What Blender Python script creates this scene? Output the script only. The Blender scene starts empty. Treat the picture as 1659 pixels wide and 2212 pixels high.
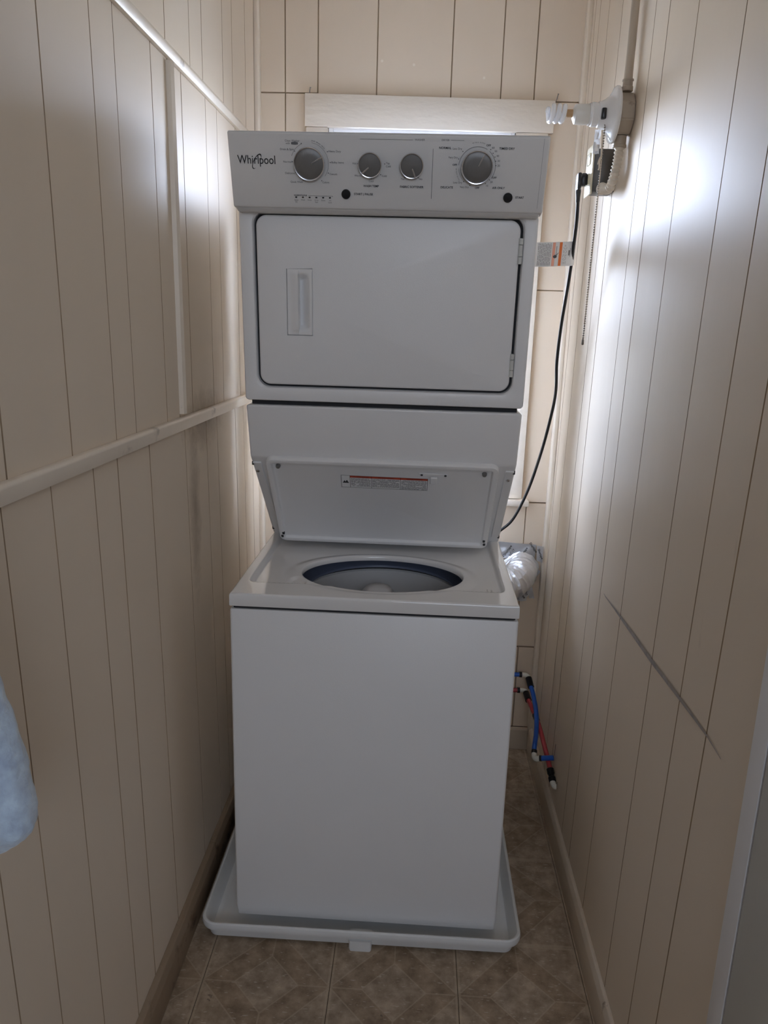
import bpy, bmesh, math, random
from mathutils import Vector, Matrix, noise

# ------------------------------------------------------------------ camera, world, light
random.seed(7)
scene = bpy.context.scene
COL = scene.collection
cam_d = bpy.data.cameras.new('camera')
cam = bpy.data.objects.new('camera', cam_d)
COL.objects.link(cam)
right = Vector((0.99848537, 0.04727991, 0.02813496))
up = Vector((-0.03871331, 0.24041094, 0.96989889))
fwd = Vector((-0.03909278, 0.96951905, -0.24187717))
cam.matrix_world = Matrix(((right.x, up.x, -fwd.x, 0.1509), (right.y, up.y, -fwd.y, -1.7448),
                           (right.z, up.z, -fwd.z, 1.5966), (0, 0, 0, 1)))
cam_d.sensor_fit = 'VERTICAL'
cam_d.sensor_height = 24.0
cam_d.lens = 1629.07 / 2212 * 24.0
cam_d.clip_start = 0.02
scene.camera = cam

SKY = 36.0
world = bpy.data.worlds.new('world')
scene.world = world
world.use_nodes = True
wn, wl = world.node_tree.nodes, world.node_tree.links
wn.clear()
wo = wn.new('ShaderNodeOutputWorld'); wb = wn.new('ShaderNodeBackground')
tc = wn.new('ShaderNodeTexCoord'); sx = wn.new('ShaderNodeSeparateXYZ'); cr = wn.new('ShaderNodeValToRGB')
wl.new(tc.outputs['Generated'], sx.inputs[0])
mr = wn.new('ShaderNodeMapRange'); mr.inputs['From Min'].default_value = -1.0
wl.new(sx.outputs['Z'], mr.inputs['Value']); wl.new(mr.outputs[0], cr.inputs[0])
e = cr.color_ramp.elements
e[0].position = 0.0; e[0].color = (0.44, 0.47, 0.50, 1)
e[1].position = 1.0; e[1].color = (0.50, 0.66, 1.0, 1)
m_ = cr.color_ramp.elements.new(0.47); m_.color = (0.54, 0.58, 0.62, 1)
m_ = cr.color_ramp.elements.new(0.53); m_.color = (0.70, 0.80, 1.0, 1)
wl.new(cr.outputs[0], wb.inputs[0]); wb.inputs[1].default_value = SKY
wl.new(wb.outputs[0], wo.inputs[0])

def area(name, loc, target, sx_, sy_, power, color, portal=False):
    d = bpy.data.lights.new(name, 'AREA'); d.shape = 'RECTANGLE'; d.size = sx_; d.size_y = sy_
    d.energy = power; d.color = color
    d.cycles.is_portal = portal
    o = bpy.data.objects.new(name, d); COL.objects.link(o); o.location = loc
    o.rotation_euler = (Vector(target) - Vector(loc)).to_track_quat('-Z', 'Y').to_euler()
    return o
area('window_portal', (0.13, 1.004, 1.6), (0.13, 0, 1.6), 0.62, 1.24, 1, (1, 1, 1), True)   # daylight sampling of the window
area('room_window_light', (0.55, -3.86, 1.85), (0.40, 0, 1.0), 1.1, 1.7, 36, (0.73, 0.83, 1.0))

vs = scene.view_settings
vs.view_transform = 'Standard'; vs.look = 'None'; vs.gamma = 1.0; vs.use_curve_mapping = False
vs.exposure = 0.08
scene.cycles.max_bounces = 14
scene.cycles.diffuse_bounces = 8
scene.cycles.glossy_bounces = 5
scene.cycles.caustics_reflective = False
scene.cycles.caustics_refractive = False
scene.cycles.sample_clamp_indirect = 6.0

# ------------------------------------------------------------------ materials
def nodes_of(name):
    m = bpy.data.materials.new(name); m.use_nodes = True
    return m, m.node_tree.nodes, m.node_tree.links, m.node_tree.nodes['Principled BSDF']

def mat(name, color, rough=0.5, metal=0.0, bump=0.0, bscale=60.0, var=0.0, vscale=4.0, stretch=(1, 1, 1),
        coat=0.0, spec=0.5, trans=0.0, sheen=0.0, dirt=None):
    m, n, l, b = nodes_of(name)
    b.inputs['Base Color'].default_value = (*color, 1); b.inputs['Roughness'].default_value = rough
    b.inputs['Metallic'].default_value = metal; b.inputs['Specular IOR Level'].default_value = spec
    b.inputs['Coat Weight'].default_value = coat; b.inputs['Coat Roughness'].default_value = 0.08
    b.inputs['Transmission Weight'].default_value = trans
    if sheen: b.inputs['Sheen Weight'].default_value = sheen
    g = n.new('ShaderNodeNewGeometry')
    mp = n.new('ShaderNodeMapping'); mp.inputs['Scale'].default_value = stretch
    l.new(g.outputs['Position'], mp.inputs['Vector'])
    src = None
    if var:
        t = n.new('ShaderNodeTexNoise'); t.inputs['Scale'].default_value = vscale; t.inputs['Detail'].default_value = 4
        l.new(mp.outputs[0], t.inputs['Vector'])
        mx = n.new('ShaderNodeMix'); mx.data_type = 'RGBA'
        mx.inputs[6].default_value = (*[c * (1 - var) for c in color], 1)
        mx.inputs[7].default_value = (*[min(1, c * (1 + var)) for c in color], 1)
        l.new(t.outputs['Fac'], mx.inputs[0]); src = mx.outputs[2]
    if dirt:                                    # blotchy grime: (colour, scale, threshold, width)
        t2 = n.new('ShaderNodeTexNoise'); t2.inputs['Scale'].default_value = dirt[1]; t2.inputs['Detail'].default_value = 7
        t2.inputs['Roughness'].default_value = 0.65
        l.new(mp.outputs[0], t2.inputs['Vector'])
        r2 = n.new('ShaderNodeMapRange'); r2.inputs['From Min'].default_value = dirt[2]; r2.inputs['From Max'].default_value = dirt[2] + dirt[3]
        l.new(t2.outputs['Fac'], r2.inputs['Value'])
        mx2 = n.new('ShaderNodeMix'); mx2.data_type = 'RGBA'
        if src: l.new(src, mx2.inputs[6])
        else: mx2.inputs[6].default_value = (*color, 1)
        mx2.inputs[7].default_value = (*dirt[0], 1); l.new(r2.outputs[0], mx2.inputs[0]); src = mx2.outputs[2]
    if src: l.new(src, b.inputs['Base Color'])
    if bump:
        t = n.new('ShaderNodeTexNoise'); t.inputs['Scale'].default_value = bscale; t.inputs['Detail'].default_value = 3
        l.new(mp.outputs[0], t.inputs['Vector'])
        bp = n.new('ShaderNodeBump'); bp.inputs['Strength'].default_value = bump; bp.inputs['Distance'].default_value = 0.002
        l.new(t.outputs['Fac'], bp.inputs['Height']); l.new(bp.outputs[0], b.inputs['Normal'])
    return m

CREAM = (0.755, 0.650, 0.525)
M = {}
M['paint'] = mat('cream_gloss_paint', CREAM, rough=0.43, bump=0.35, bscale=14, var=0.05, vscale=3, stretch=(1, 1, 0.12), coat=0.0, spec=0.29,
                 dirt=((0.42, 0.34, 0.25), 7.0, 0.66, 0.12))
M['paint_left'] = mat('cream_paint_left_wall', CREAM, rough=0.50, bump=0.25, bscale=14, var=0.05, vscale=3, stretch=(1, 1, 0.12), spec=0.22)
def grime_spot(m, centre, radii, colour):               # soot-like stain on the boards round the end of the batten
    n, l = m.node_tree.nodes, m.node_tree.links; b = n['Principled BSDF']; src = b.inputs['Base Color'].links[0].from_socket
    g = n.new('ShaderNodeNewGeometry'); mp = n.new('ShaderNodeMapping'); mp.vector_type = 'POINT'
    mp.inputs['Scale'].default_value = [1 / q for q in radii]; mp.inputs['Location'].default_value = [-c / q for c, q in zip(centre, radii)]
    l.new(g.outputs['Position'], mp.inputs['Vector'])
    ln = n.new('ShaderNodeVectorMath'); ln.operation = 'LENGTH'; l.new(mp.outputs[0], ln.inputs[0])
    t = n.new('ShaderNodeTexNoise'); t.inputs['Scale'].default_value = 22; t.inputs['Detail'].default_value = 8; t.inputs['Roughness'].default_value = 0.7
    l.new(g.outputs['Position'], t.inputs['Vector'])
    a = n.new('ShaderNodeMath'); a.operation = 'SUBTRACT'; a.inputs[0].default_value = 1.0; l.new(ln.outputs['Value'], a.inputs[1])
    b2 = n.new('ShaderNodeMath'); b2.operation = 'ADD'; l.new(a.outputs[0], b2.inputs[0]); l.new(t.outputs['Fac'], b2.inputs[1])
    r2 = n.new('ShaderNodeMapRange'); r2.inputs['From Min'].default_value = 0.62; r2.inputs['From Max'].default_value = 1.5; r2.inputs['To Max'].default_value = 0.8
    l.new(b2.outputs[0], r2.inputs['Value'])
    mx = n.new('ShaderNodeMix'); mx.data_type = 'RGBA'; l.new(r2.outputs[0], mx.inputs[0]); l.new(src, mx.inputs[6]); mx.inputs[7].default_value = (*colour, 1)
    l.new(mx.outputs[2], b.inputs['Base Color'])
grime_spot(M['paint_left'], (-0.41, 0.22, 1.34), (0.3, 0.24, 0.10), (0.27, 0.21, 0.15))
grime_spot(M['paint_left'], (-0.41, 0.12, 1.12), (0.3, 0.06, 0.30), (0.36, 0.28, 0.20))
M['paint_back'] = mat('cream_paint_back_wall', (0.70, 0.587, 0.460), rough=0.45, bump=0.3, bscale=40, var=0.04, vscale=5, stretch=(1, 1, 0.2))
M['trim'] = mat('cream_trim_paint', (0.79, 0.70, 0.585), rough=0.36, bump=0.35, bscale=45, var=0.05, vscale=6,
                dirt=((0.34, 0.28, 0.22), 9.0, 0.63, 0.12))
M['casing'] = mat('old_casing_paint', (0.76, 0.685, 0.585), rough=0.4, bump=0.9, bscale=55, var=0.05, vscale=8, stretch=(0.4, 1, 1),
                  dirt=((0.45, 0.34, 0.24), 28.0, 0.70, 0.05))
M['white_trim'] = mat('white_trim_paint', (0.82, 0.82, 0.84), rough=0.35, bump=0.2, bscale=40)
M['grey_trim'] = mat('grey_white_door_casing_paint', (0.56, 0.56, 0.53), rough=0.4, bump=0.2, bscale=40)
M['gap'] = mat('dark_joint', (0.13, 0.085, 0.05), rough=0.9)
M['base'] = mat('worn_baseboard_paint', (0.31, 0.225, 0.15), rough=0.5, bump=0.4, bscale=40, var=0.15, vscale=6,
                dirt=((0.10, 0.065, 0.04), 11.0, 0.56, 0.12))
M['base_r'] = mat('baseboard_paint', (0.62, 0.53, 0.42), rough=0.42, bump=0.3, bscale=40, var=0.08, vscale=6,
                  dirt=((0.16, 0.11, 0.07), 14.0, 0.66, 0.08))
M['joint'] = mat('grimy_joint_paint', (0.27, 0.19, 0.12), rough=0.85, var=0.5, vscale=9)
M['joint_side'] = mat('brown_groove_paint', (0.36, 0.26, 0.165), rough=0.85, var=0.45, vscale=7)
M['joint_back'] = mat('shallow_joint_paint', (0.40, 0.30, 0.20), rough=0.85)
M['ceil'] = mat('ceiling_paint', (0.82, 0.78, 0.72), rough=0.7)
M['room'] = mat('room_wall_paint', (0.76, 0.73, 0.70), rough=0.7)
M['enamel'] = mat('white_enamel', (0.80, 0.80, 0.805), rough=0.36, bump=0.10, bscale=420, spec=0.5)
M['gloss'] = mat('glossy_white_deck_enamel', (0.82, 0.81, 0.80), rough=0.10, spec=0.55)
M['hinge'] = mat('greyed_hinge_enamel', (0.62, 0.63, 0.60), rough=0.3)
M['panel'] = mat('console_plastic', (0.69, 0.685, 0.68), rough=0.45, bump=0.08, bscale=500)
M['chrome'] = mat('satin_chrome', (0.78, 0.78, 0.80), rough=0.22, metal=1.0)
M['knob'] = mat('brushed_grey_knob_face', (0.21, 0.205, 0.20), rough=0.38, metal=0.5, bump=0.25, bscale=200, stretch=(6, 1, 0.08))
M['black'] = mat('black_plastic', (0.012, 0.012, 0.014), rough=0.3)
M['dark'] = mat('dark_recess', (0.03, 0.03, 0.032), rough=0.8)
M['ink'] = mat('grey_ink', (0.10, 0.10, 0.105), rough=0.6)
M['ink_soft'] = mat('soft_grey_ink', (0.20, 0.20, 0.205), rough=0.6)
M['ink_black'] = mat('black_ink', (0.012, 0.012, 0.014), rough=0.5)
M['tubblue'] = mat('blue_grey_tub_ring', (0.05, 0.075, 0.16), rough=0.35)
M['tubgrey'] = mat('grey_tub_plastic', (0.19, 0.22, 0.31), rough=0.4)
M['basket'] = mat('speckled_grey_basket', (0.84, 0.82, 0.80), rough=0.45, bump=0.2, bscale=300)
M['agit'] = mat('pale_agitator_plastic', (0.74, 0.73, 0.73), rough=0.3)
M['pan'] = mat('white_pan_plastic', (0.78, 0.79, 0.79), rough=0.28, bump=0.15, bscale=30, dirt=((0.35, 0.32, 0.29), 24.0, 0.70, 0.1))
M['label'] = mat('white_label', (0.78, 0.78, 0.78), rough=0.5)
M['orange'] = mat('orange_print', (0.78, 0.20, 0.05), rough=0.5)
M['red'] = mat('red_print', (0.50, 0.07, 0.03), rough=0.5)
M['salmon'] = mat('salmon_print', (0.80, 0.38, 0.28), rough=0.5)
M['porcelain'] = mat('white_porcelain', (0.80, 0.79, 0.78), rough=0.12)
M['bulb'] = mat('white_glass_tube', (0.86, 0.86, 0.88), rough=0.08, spec=0.7)
M['bulbbase'] = mat('cream_bulb_base', (0.74, 0.72, 0.67), rough=0.35)
M['amber'] = mat('yellowed_bulb_neck', (0.50, 0.31, 0.15), rough=0.4)
M['conduit'] = mat('painted_conduit', (0.50, 0.42, 0.33), rough=0.4, bump=0.2, bscale=60)
M['boxpaint'] = mat('painted_metal_box', (0.44, 0.37, 0.29), rough=0.42, bump=0.3, bscale=70, dirt=((0.25, 0.19, 0.14), 30.0, 0.62, 0.1))
M['flex'] = mat('cream_flexible_conduit', (0.70, 0.63, 0.53), rough=0.35)
M['steel'] = mat('dull_steel_box', (0.10, 0.092, 0.085), rough=0.42, metal=0.6, bump=0.3, bscale=60)
M['ivory'] = mat('ivory_plastic', (0.74, 0.68, 0.52), rough=0.3)
M['chain'] = mat('bead_chain_metal', (0.26, 0.23, 0.20), rough=0.3, metal=0.9)
M['twine'] = mat('cotton_twine', (0.62, 0.52, 0.40), rough=0.9)
M['foil'] = mat('aluminium_foil', (0.86, 0.87, 0.90), rough=0.32, metal=0.75, bump=0.6, bscale=70)
M['foil_flat'] = mat('foil_tape', (0.70, 0.72, 0.76), rough=0.33, metal=0.75, bump=0.3, bscale=50)
M['bluepex'] = mat('blue_plastic_pipe', (0.010, 0.095, 0.48), rough=0.32)
M['redpex'] = mat('red_plastic_pipe', (0.42, 0.045, 0.05), rough=0.34)
M['fitting'] = mat('white_pipe_fitting', (0.72, 0.70, 0.62), rough=0.4)
M['crimp'] = mat('black_crimp_ring', (0.02, 0.02, 0.022), rough=0.35, metal=0.5)
M['cloth'] = mat('pale_blue_fleece', (0.50, 0.61, 0.90), rough=0.95, bump=1.0, bscale=130, var=0.45, vscale=60, sheen=0.6)
M['iron'] = mat('dark_nail_steel', (0.10, 0.10, 0.11), rough=0.4, metal=0.8)
M['scuff'] = mat('grey_scuff', (0.36, 0.325, 0.30), rough=0.7, var=0.4, vscale=60)
M['outside'] = mat('pale_outside_ground', (0.45, 0.44, 0.40), rough=0.9)

def glass():
    m, n, l, b = nodes_of('window_glass')
    b.inputs['Base Color'].default_value = (1, 1, 1, 1); b.inputs['Roughness'].default_value = 0.02
    t = n.new('ShaderNodeBsdfTransparent'); gl = n.new('ShaderNodeBsdfGlossy'); gl.inputs['Roughness'].default_value = 0.02
    fr = n.new('ShaderNodeFresnel'); fr.inputs[0].default_value = 1.45
    mx = n.new('ShaderNodeMixShader'); l.new(fr.outputs[0], mx.inputs[0]); l.new(t.outputs[0], mx.inputs[1]); l.new(gl.outputs[0], mx.inputs[2])
    l.new(mx.outputs[0], n['Material Output'].inputs['Surface'])
    return m
M['glass'] = glass()

TX, TY = 0.317, 0.336
def floor_material():
    m, n, l, b = nodes_of('patterned_vinyl_tile')
    tcn = n.new('ShaderNodeTexCoord'); s = n.new('ShaderNodeSeparateXYZ'); l.new(tcn.outputs['Object'], s.inputs[0])
    def math_(op, a, c=None, d=None):
        q = n.new('ShaderNodeMath'); q.operation = op
        for i, v in enumerate((a, c, d)):
            if v is None: continue
            if isinstance(v, (int, float)): q.inputs[i].default_value = v
            else: l.new(v, q.inputs[i])
        return q.outputs[0]
    ax = math_('ABSOLUTE', math_('DIVIDE', s.outputs['X'], TX)); ay = math_('ABSOLUTE', math_('DIVIDE', s.outputs['Y'], TY))
    d1 = math_('ADD', ax, ay)
    def line(v, c, w): return math_('LESS_THAN', math_('ABSOLUTE', math_('SUBTRACT', v, c)), w)
    ln = math_('MAXIMUM', line(d1, 0.5, 0.0075), line(d1, 0.25, 0.007))
    sp1 = math_('MULTIPLY', math_('LESS_THAN', ax, 0.006), math_('GREATER_THAN', ay, 0.25))
    sp2 = math_('MULTIPLY', math_('LESS_THAN', ay, 0.006), math_('GREATER_THAN', ax, 0.25))
    ln = math_('MAXIMUM', ln, math_('MAXIMUM', sp1, sp2))
    edge = math_('GREATER_THAN', math_('MAXIMUM', ax, ay), 0.478)
    ln = math_('MAXIMUM', ln, edge)
    mid = math_('MULTIPLY', math_('GREATER_THAN', d1, 0.25), math_('LESS_THAN', d1, 0.5))
    geo = n.new('ShaderNodeNewGeometry')
    t1 = n.new('ShaderNodeTexNoise'); t1.inputs['Scale'].default_value = 24; t1.inputs['Detail'].default_value = 6; t1.inputs['Roughness'].default_value = 0.65
    l.new(geo.outputs['Position'], t1.inputs['Vector'])
    mrn = n.new('ShaderNodeMapRange'); mrn.inputs['From Min'].default_value = 0.34; mrn.inputs['From Max'].default_value = 0.68
    l.new(t1.outputs['Fac'], mrn.inputs['Value'])
    def mix(f, a, c):
        q = n.new('ShaderNodeMix'); q.data_type = 'RGBA'
        l.new(f, q.inputs[0])
        for i, v in ((6, a), (7, c)):
            if isinstance(v, tuple): q.inputs[i].default_value = (*v, 1)
            else: l.new(v, q.inputs[i])
        return q.outputs[2]
    grey = mix(mrn.outputs[0], (0.235, 0.172, 0.115), (0.49, 0.385, 0.280))
    brown = mix(mrn.outputs[0], (0.205, 0.144, 0.090), (0.43, 0.322, 0.222))
    c = mix(mid, grey, brown)
    # short pale flecks
    mp = n.new('ShaderNodeMapping'); mp.inputs['Rotation'].default_value = (0, 0, 0.6); mp.inputs['Scale'].default_value = (30, 110, 30)
    l.new(geo.outputs['Position'], mp.inputs['Vector'])
    v1 = n.new('ShaderNodeTexNoise'); v1.inputs['Scale'].default_value = 1.6; v1.inputs['Detail'].default_value = 1.5
    l.new(mp.outputs[0], v1.inputs['Vector'])
    fl = math_('MULTIPLY', math_('GREATER_THAN', v1.outputs['Fac'], 0.675), 0.55)
    c = mix(fl, c, (0.60, 0.52, 0.43))
    c = mix(math_('MULTIPLY', ln, 0.42), c, (0.52, 0.415, 0.30))
    # traffic grime
    t3 = n.new('ShaderNodeTexNoise'); t3.inputs['Scale'].default_value = 9; t3.inputs['Detail'].default_value = 8
    l.new(geo.outputs['Position'], t3.inputs['Vector'])
    c = mix(math_('MULTIPLY', math_('GREATER_THAN', t3.outputs['Fac'], 0.70), 0.6), c, (0.09, 0.065, 0.05))
    l.new(c, b.inputs['Base Color']); b.inputs['Roughness'].default_value = 0.42
    bp = n.new('ShaderNodeBump'); bp.inputs['Strength'].default_value = 0.35; bp.inputs['Distance'].default_value = 0.001
    l.new(math_('SUBTRACT', t1.outputs['Fac'], math_('MULTIPLY', ln, 0.6)), bp.inputs['Height']); l.new(bp.outputs[0], b.inputs['Normal'])
    return m
M['tile'] = floor_material()

# ------------------------------------------------------------------ helpers
def obj(name, bm, m, parent=None, flat=False, angle=0.62):
    bmesh.ops.recalc_face_normals(bm, faces=bm.faces[:])
    for f in bm.faces: f.smooth = not flat
    for e_ in bm.edges:
        if len(e_.link_faces) == 2 and e_.calc_face_angle(0) > angle: e_.smooth = False
    me = bpy.data.meshes.new(name); bm.to_mesh(me); bm.free()
    ms = m if isinstance(m, (list, tuple)) else [m]
    for q in ms: me.materials.append(q)
    o = bpy.data.objects.new(name, me); COL.objects.link(o)
    if parent: o.parent = parent
    return o

def tag(o, label, cat, group=None):
    o['label'] = label; o['category'] = cat
    if group: o['group'] = group
    return o

def thing(name, label, cat, loc, rz=0, group=None):
    o = bpy.data.objects.new(name, None); COL.objects.link(o); o.location = loc; o.rotation_euler = (0, 0, rz)
    o.empty_display_size = 0.05
    return tag(o, label, cat, group)

def struct(o):
    o['kind'] = 'structure'; return o

def local(o, parent):                       # mesh built in world coordinates, parent empty translated only
    o.location = -Vector(parent.location); return o

def add_box(bm, lo, hi, bevel=0.0, seg=2):
    r = bmesh.ops.create_cube(bm, size=1.0)
    c = [(lo[i] + hi[i]) / 2 for i in range(3)]; s = [hi[i] - lo[i] for i in range(3)]
    for v in r['verts']: v.co = Vector((c[0] + v.co.x * s[0], c[1] + v.co.y * s[1], c[2] + v.co.z * s[2]))
    if bevel:
        es = list({e_ for v in r['verts'] for e_ in v.link_edges})
        bmesh.ops.bevel(bm, geom=es, offset=bevel, segments=seg, affect='EDGES', profile=0.5)
    return bm

def box(lo, hi, bevel=0.0, seg=2): return add_box(bmesh.new(), lo, hi, bevel, seg)

def loops(bm, ls, close=True, cap0=False, cap1=False):
    rows = [[bm.verts.new(p) for p in l_] for l_ in ls]
    n = len(rows[0])
    for a, b in zip(rows, rows[1:]):
        for i in range(n if close else n - 1):
            j = (i + 1) % n
            bm.faces.new((a[i], a[j], b[j], b[i]))
    if cap0: bm.faces.new(rows[0][::-1])
    if cap1: bm.faces.new(rows[-1])
    return bm

def smooth_path(pts, n=8):
    P = [Vector(p) for p in pts]; out = []
    for i in range(len(P) - 1):
        p0 = P[i - 1] if i else P[i] * 2 - P[i + 1]; p1, p2 = P[i], P[i + 1]
        p3 = P[i + 2] if i + 2 < len(P) else P[i + 1] * 2 - P[i]
        for k in range(n):
            t = k / n
            out.append(0.5 * ((2 * p1) + (p2 - p0) * t + (2 * p0 - 5 * p1 + 4 * p2 - p3) * t * t + (3 * p1 - p0 - 3 * p2 + p3) * t ** 3))
    out.append(P[-1]); return out

def tube(bm, pts, r, seg=10, caps=True):
    P = [Vector(p) for p in pts]; rr = r if callable(r) else (lambda i: r)
    t0 = (P[1] - P[0]).normalized(); a = t0.orthogonal().normalized(); ls = []
    for i, p in enumerate(P):
        t = (P[min(i + 1, len(P) - 1)] - P[max(i - 1, 0)]).normalized()
        a = (a - t * a.dot(t)).normalized(); b = t.cross(a)
        ls.append([p + (a * math.cos(2 * math.pi * k / seg) + b * math.sin(2 * math.pi * k / seg)) * rr(i) for k in range(seg)])
    return loops(bm, ls, True, caps, caps)

def lathe(bm, prof, origin, axis, seg=32, cap0=True, cap1=True):
    ax = Vector(axis).normalized(); a = ax.orthogonal().normalized(); b = ax.cross(a); o = Vector(origin)
    ls = [[o + ax * h + (a * math.cos(2 * math.pi * k / seg) + b * math.sin(2 * math.pi * k / seg)) * r for k in range(seg)] for r, h in prof]
    return loops(bm, ls, True, cap0, cap1)

def rrect(u0, u1, w0, w1, r, n=6):
    pts = []
    for cx_, cy_, a0 in ((u1 - r, w1 - r, 0), (u0 + r, w1 - r, 90), (u0 + r, w0 + r, 180), (u1 - r, w0 + r, 270)):
        for k in range(n + 1):
            a = math.radians(a0 + 90 * k / n); pts.append((cx_ + r * math.cos(a), cy_ + r * math.sin(a)))
    return pts

class Frame:                               # a leaning plane of the machine through (v,w)=A and B, addressed by (u, w)
    def __init__(s, A, B):
        s.A, s.B = A, B
        d = Vector((0, A[0] - B[0], A[1] - B[1])).normalized()
        s.up = d; s.n = Vector((1, 0, 0)).cross(d)
    def __call__(s, u, w, off=0.0):
        t = (w - s.A[1]) / (s.B[1] - s.A[1])
        return Vector((u, s.A[0] + t * (s.B[0] - s.A[0]), w - BZ)) + s.n * off
    def mtx(s, u, w, off=0.0, rot=0.0):
        p = s(u, w, off); x = Vector((1, 0, 0))
        m = Matrix(((x.x, s.up.x, s.n.x, p.x), (x.y, s.up.y, s.n.y, p.y), (x.z, s.up.z, s.n.z, p.z), (0, 0, 0, 1)))
        return m @ Matrix.Rotation(rot, 4, 'Z')

def text_mesh(items):
    """items: (string, size, width or None, matrix, bold offset) -> one bmesh"""
    obs = []
    for s_, size, width, mx, bold in items:
        c = bpy.data.curves.new('lettering_curve', 'FONT'); c.body = s_; c.size = size; c.align_x = 'CENTER'; c.align_y = 'CENTER'
        c.offset = bold; c.resolution_u = 3
        o = bpy.data.objects.new('lettering_curve', c); COL.objects.link(o); obs.append((o, width, mx))
    bpy.context.view_layer.update()
    dg = bpy.context.evaluated_depsgraph_get(); bm = bmesh.new()
    for o, width, mx in obs:
        ev = o.evaluated_get(dg); me = ev.to_mesh()
        xs = [v.co.x for v in me.vertices]
        if xs:
            k = width / (max(xs) - min(xs)) if width else 1.0
            cx_ = (max(xs) + min(xs)) / 2; ys = [v.co.y for v in me.vertices]; cy_ = (max(ys) + min(ys)) / 2
            me.transform(Matrix.Diagonal((k, 1, 1, 1)) @ Matrix.Translation((-cx_, -cy_, 0))); me.transform(mx)
            bm.from_mesh(me)
        ev.to_mesh_clear()
    for o, *_ in obs:
        c = o.data; bpy.data.objects.remove(o); bpy.data.curves.remove(c)
    return bm

def quad(bm, mx, u0, u1, w0, w1, z=0.0):
    vs_ = [bm.verts.new(mx @ Vector(p)) for p in ((u0, w0, z), (u1, w0, z), (u1, w1, z), (u0, w1, z))]
    bm.faces.new(vs_)

def ring(bm, mx, rad, a0, a1, w, seg=40):
    for k in range(seg):
        q = [math.radians(a0 + (a1 - a0) * (k + d) / seg) for d in (0, 1)]
        vs_ = [bm.verts.new(mx @ Vector((r * math.cos(a), r * math.sin(a), 0))) for a, r in ((q[0], rad - w / 2), (q[1], rad - w / 2), (q[1], rad + w / 2), (q[0], rad + w / 2))]
        bm.faces.new(vs_)

# ------------------------------------------------------------------ the room shell
XL, XR, YB = -0.4108, 0.6427, 0.9273
PT = 0.018                                             # plank thickness
TOP = 2.66
def wall(name, boxes, m=None):
    bm = bmesh.new()
    for lo, hi in boxes: add_box(bm, lo, hi)
    return struct(obj(name, bm, m or M['gap'], flat=True))

wall_left = wall('wall_left', [((XL - 0.12, -1.30, 0), (XL - PT - 0.001, YB + 0.07, TOP))])
wall_right = wall('wall_right', [((XR + PT + 0.001, -0.96, 0), (XR + 0.14, YB + 0.07, TOP))])
WX0, WX1, WZ0, WZ1 = -0.17, 0.4275, 1.00, 2.2155        # the window opening
bx0, bx1, by0 = XL - PT, XR + PT, YB + PT + 0.001
wall_back = wall('wall_back', [((bx0, by0, 0), (bx1, YB + 0.07, WZ0)), ((bx0, by0, WZ1), (bx1, YB + 0.07, TOP)),
                               ((bx0, by0, WZ0), (WX0, YB + 0.07, WZ1)), ((WX1, by0, WZ0), (bx1, YB + 0.07, WZ1))])
wall_front = wall('wall_front', [((-1.75, -4.02, 0), (2.05, -3.9, TOP))], M['room'])
wall_hall_left = wall('wall_hall_left', [((-1.75, -3.9, 0), (-1.63, -1.30, TOP)), ((-1.75, -1.30, 0), (XL - 0.12, -1.18, TOP))], M['room'])
wall_hall_right = wall('wall_hall_right', [((1.93, -3.9, 0), (2.05, -0.96, TOP)), ((XR + 0.14, -0.96, 0), (2.05, -0.84, TOP))], M['room'])
ceiling = wall('ceiling', [((-1.75, -4.02, TOP), (2.05, YB + 0.07, TOP + 0.1))], M['ceil'])

def plank(bm_quad, nrm, parent, m, c=0.0003, g=0.0014, mj='joint'):
    """one board: bm_quad four face corners (in order), nrm the face normal; chamfered edges, sides going back"""
    q = [Vector(p) for p in bm_quad]; n = Vector(nrm); cen = sum(q, Vector()) / 4
    bm = bmesh.new()
    def inset(d, off):
        out = []
        for i, p in enumerate(q):
            a = (q[i - 1] - p).normalized(); b = (q[(i + 1) % 4] - p).normalized()
            out.append(p + (a + b) * d + n * off)
        return out
    loops(bm, [inset(g, -PT), inset(g, -c * 1.3), inset(g + c, 0.0)], True, False, True)
    for k, f in enumerate(bm.faces): f.material_index = 1 if k < (8 if mj != 'joint' else 4) else 0      # grime in the joints
    return obj('plank', bm, [m, M[mj]], parent, flat=True)

def side_planks(x, nx, edges, z0, z1, parent, lean, zref, wob):
    m = M['paint_left'] if nx > 0 else M['paint']
    """edges: y of the board joints at height zref; lean: dy per metre of height"""
    for a, b in zip(edges, edges[1:]):
        dx = random.uniform(-wob, wob); dx2 = random.uniform(-wob, wob)
        f = lambda y, z: y if y in (edges[0], edges[-1]) else y + lean * (z - zref)
        q = [(x + dx, f(a, z0), z0), (x + dx2, f(b, z0), z0), (x + dx2, f(b, z1), z1), (x + dx, f(a, z1), z1)]
        q = [(px, min(py, YB + 0.004), pz) for px, py, pz in q]
        plank(q, (nx, 0, 0), parent, m, random.uniform(0.0011, 0.0019), random.uniform(0.0002, 0.0006), 'joint_side')

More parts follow.
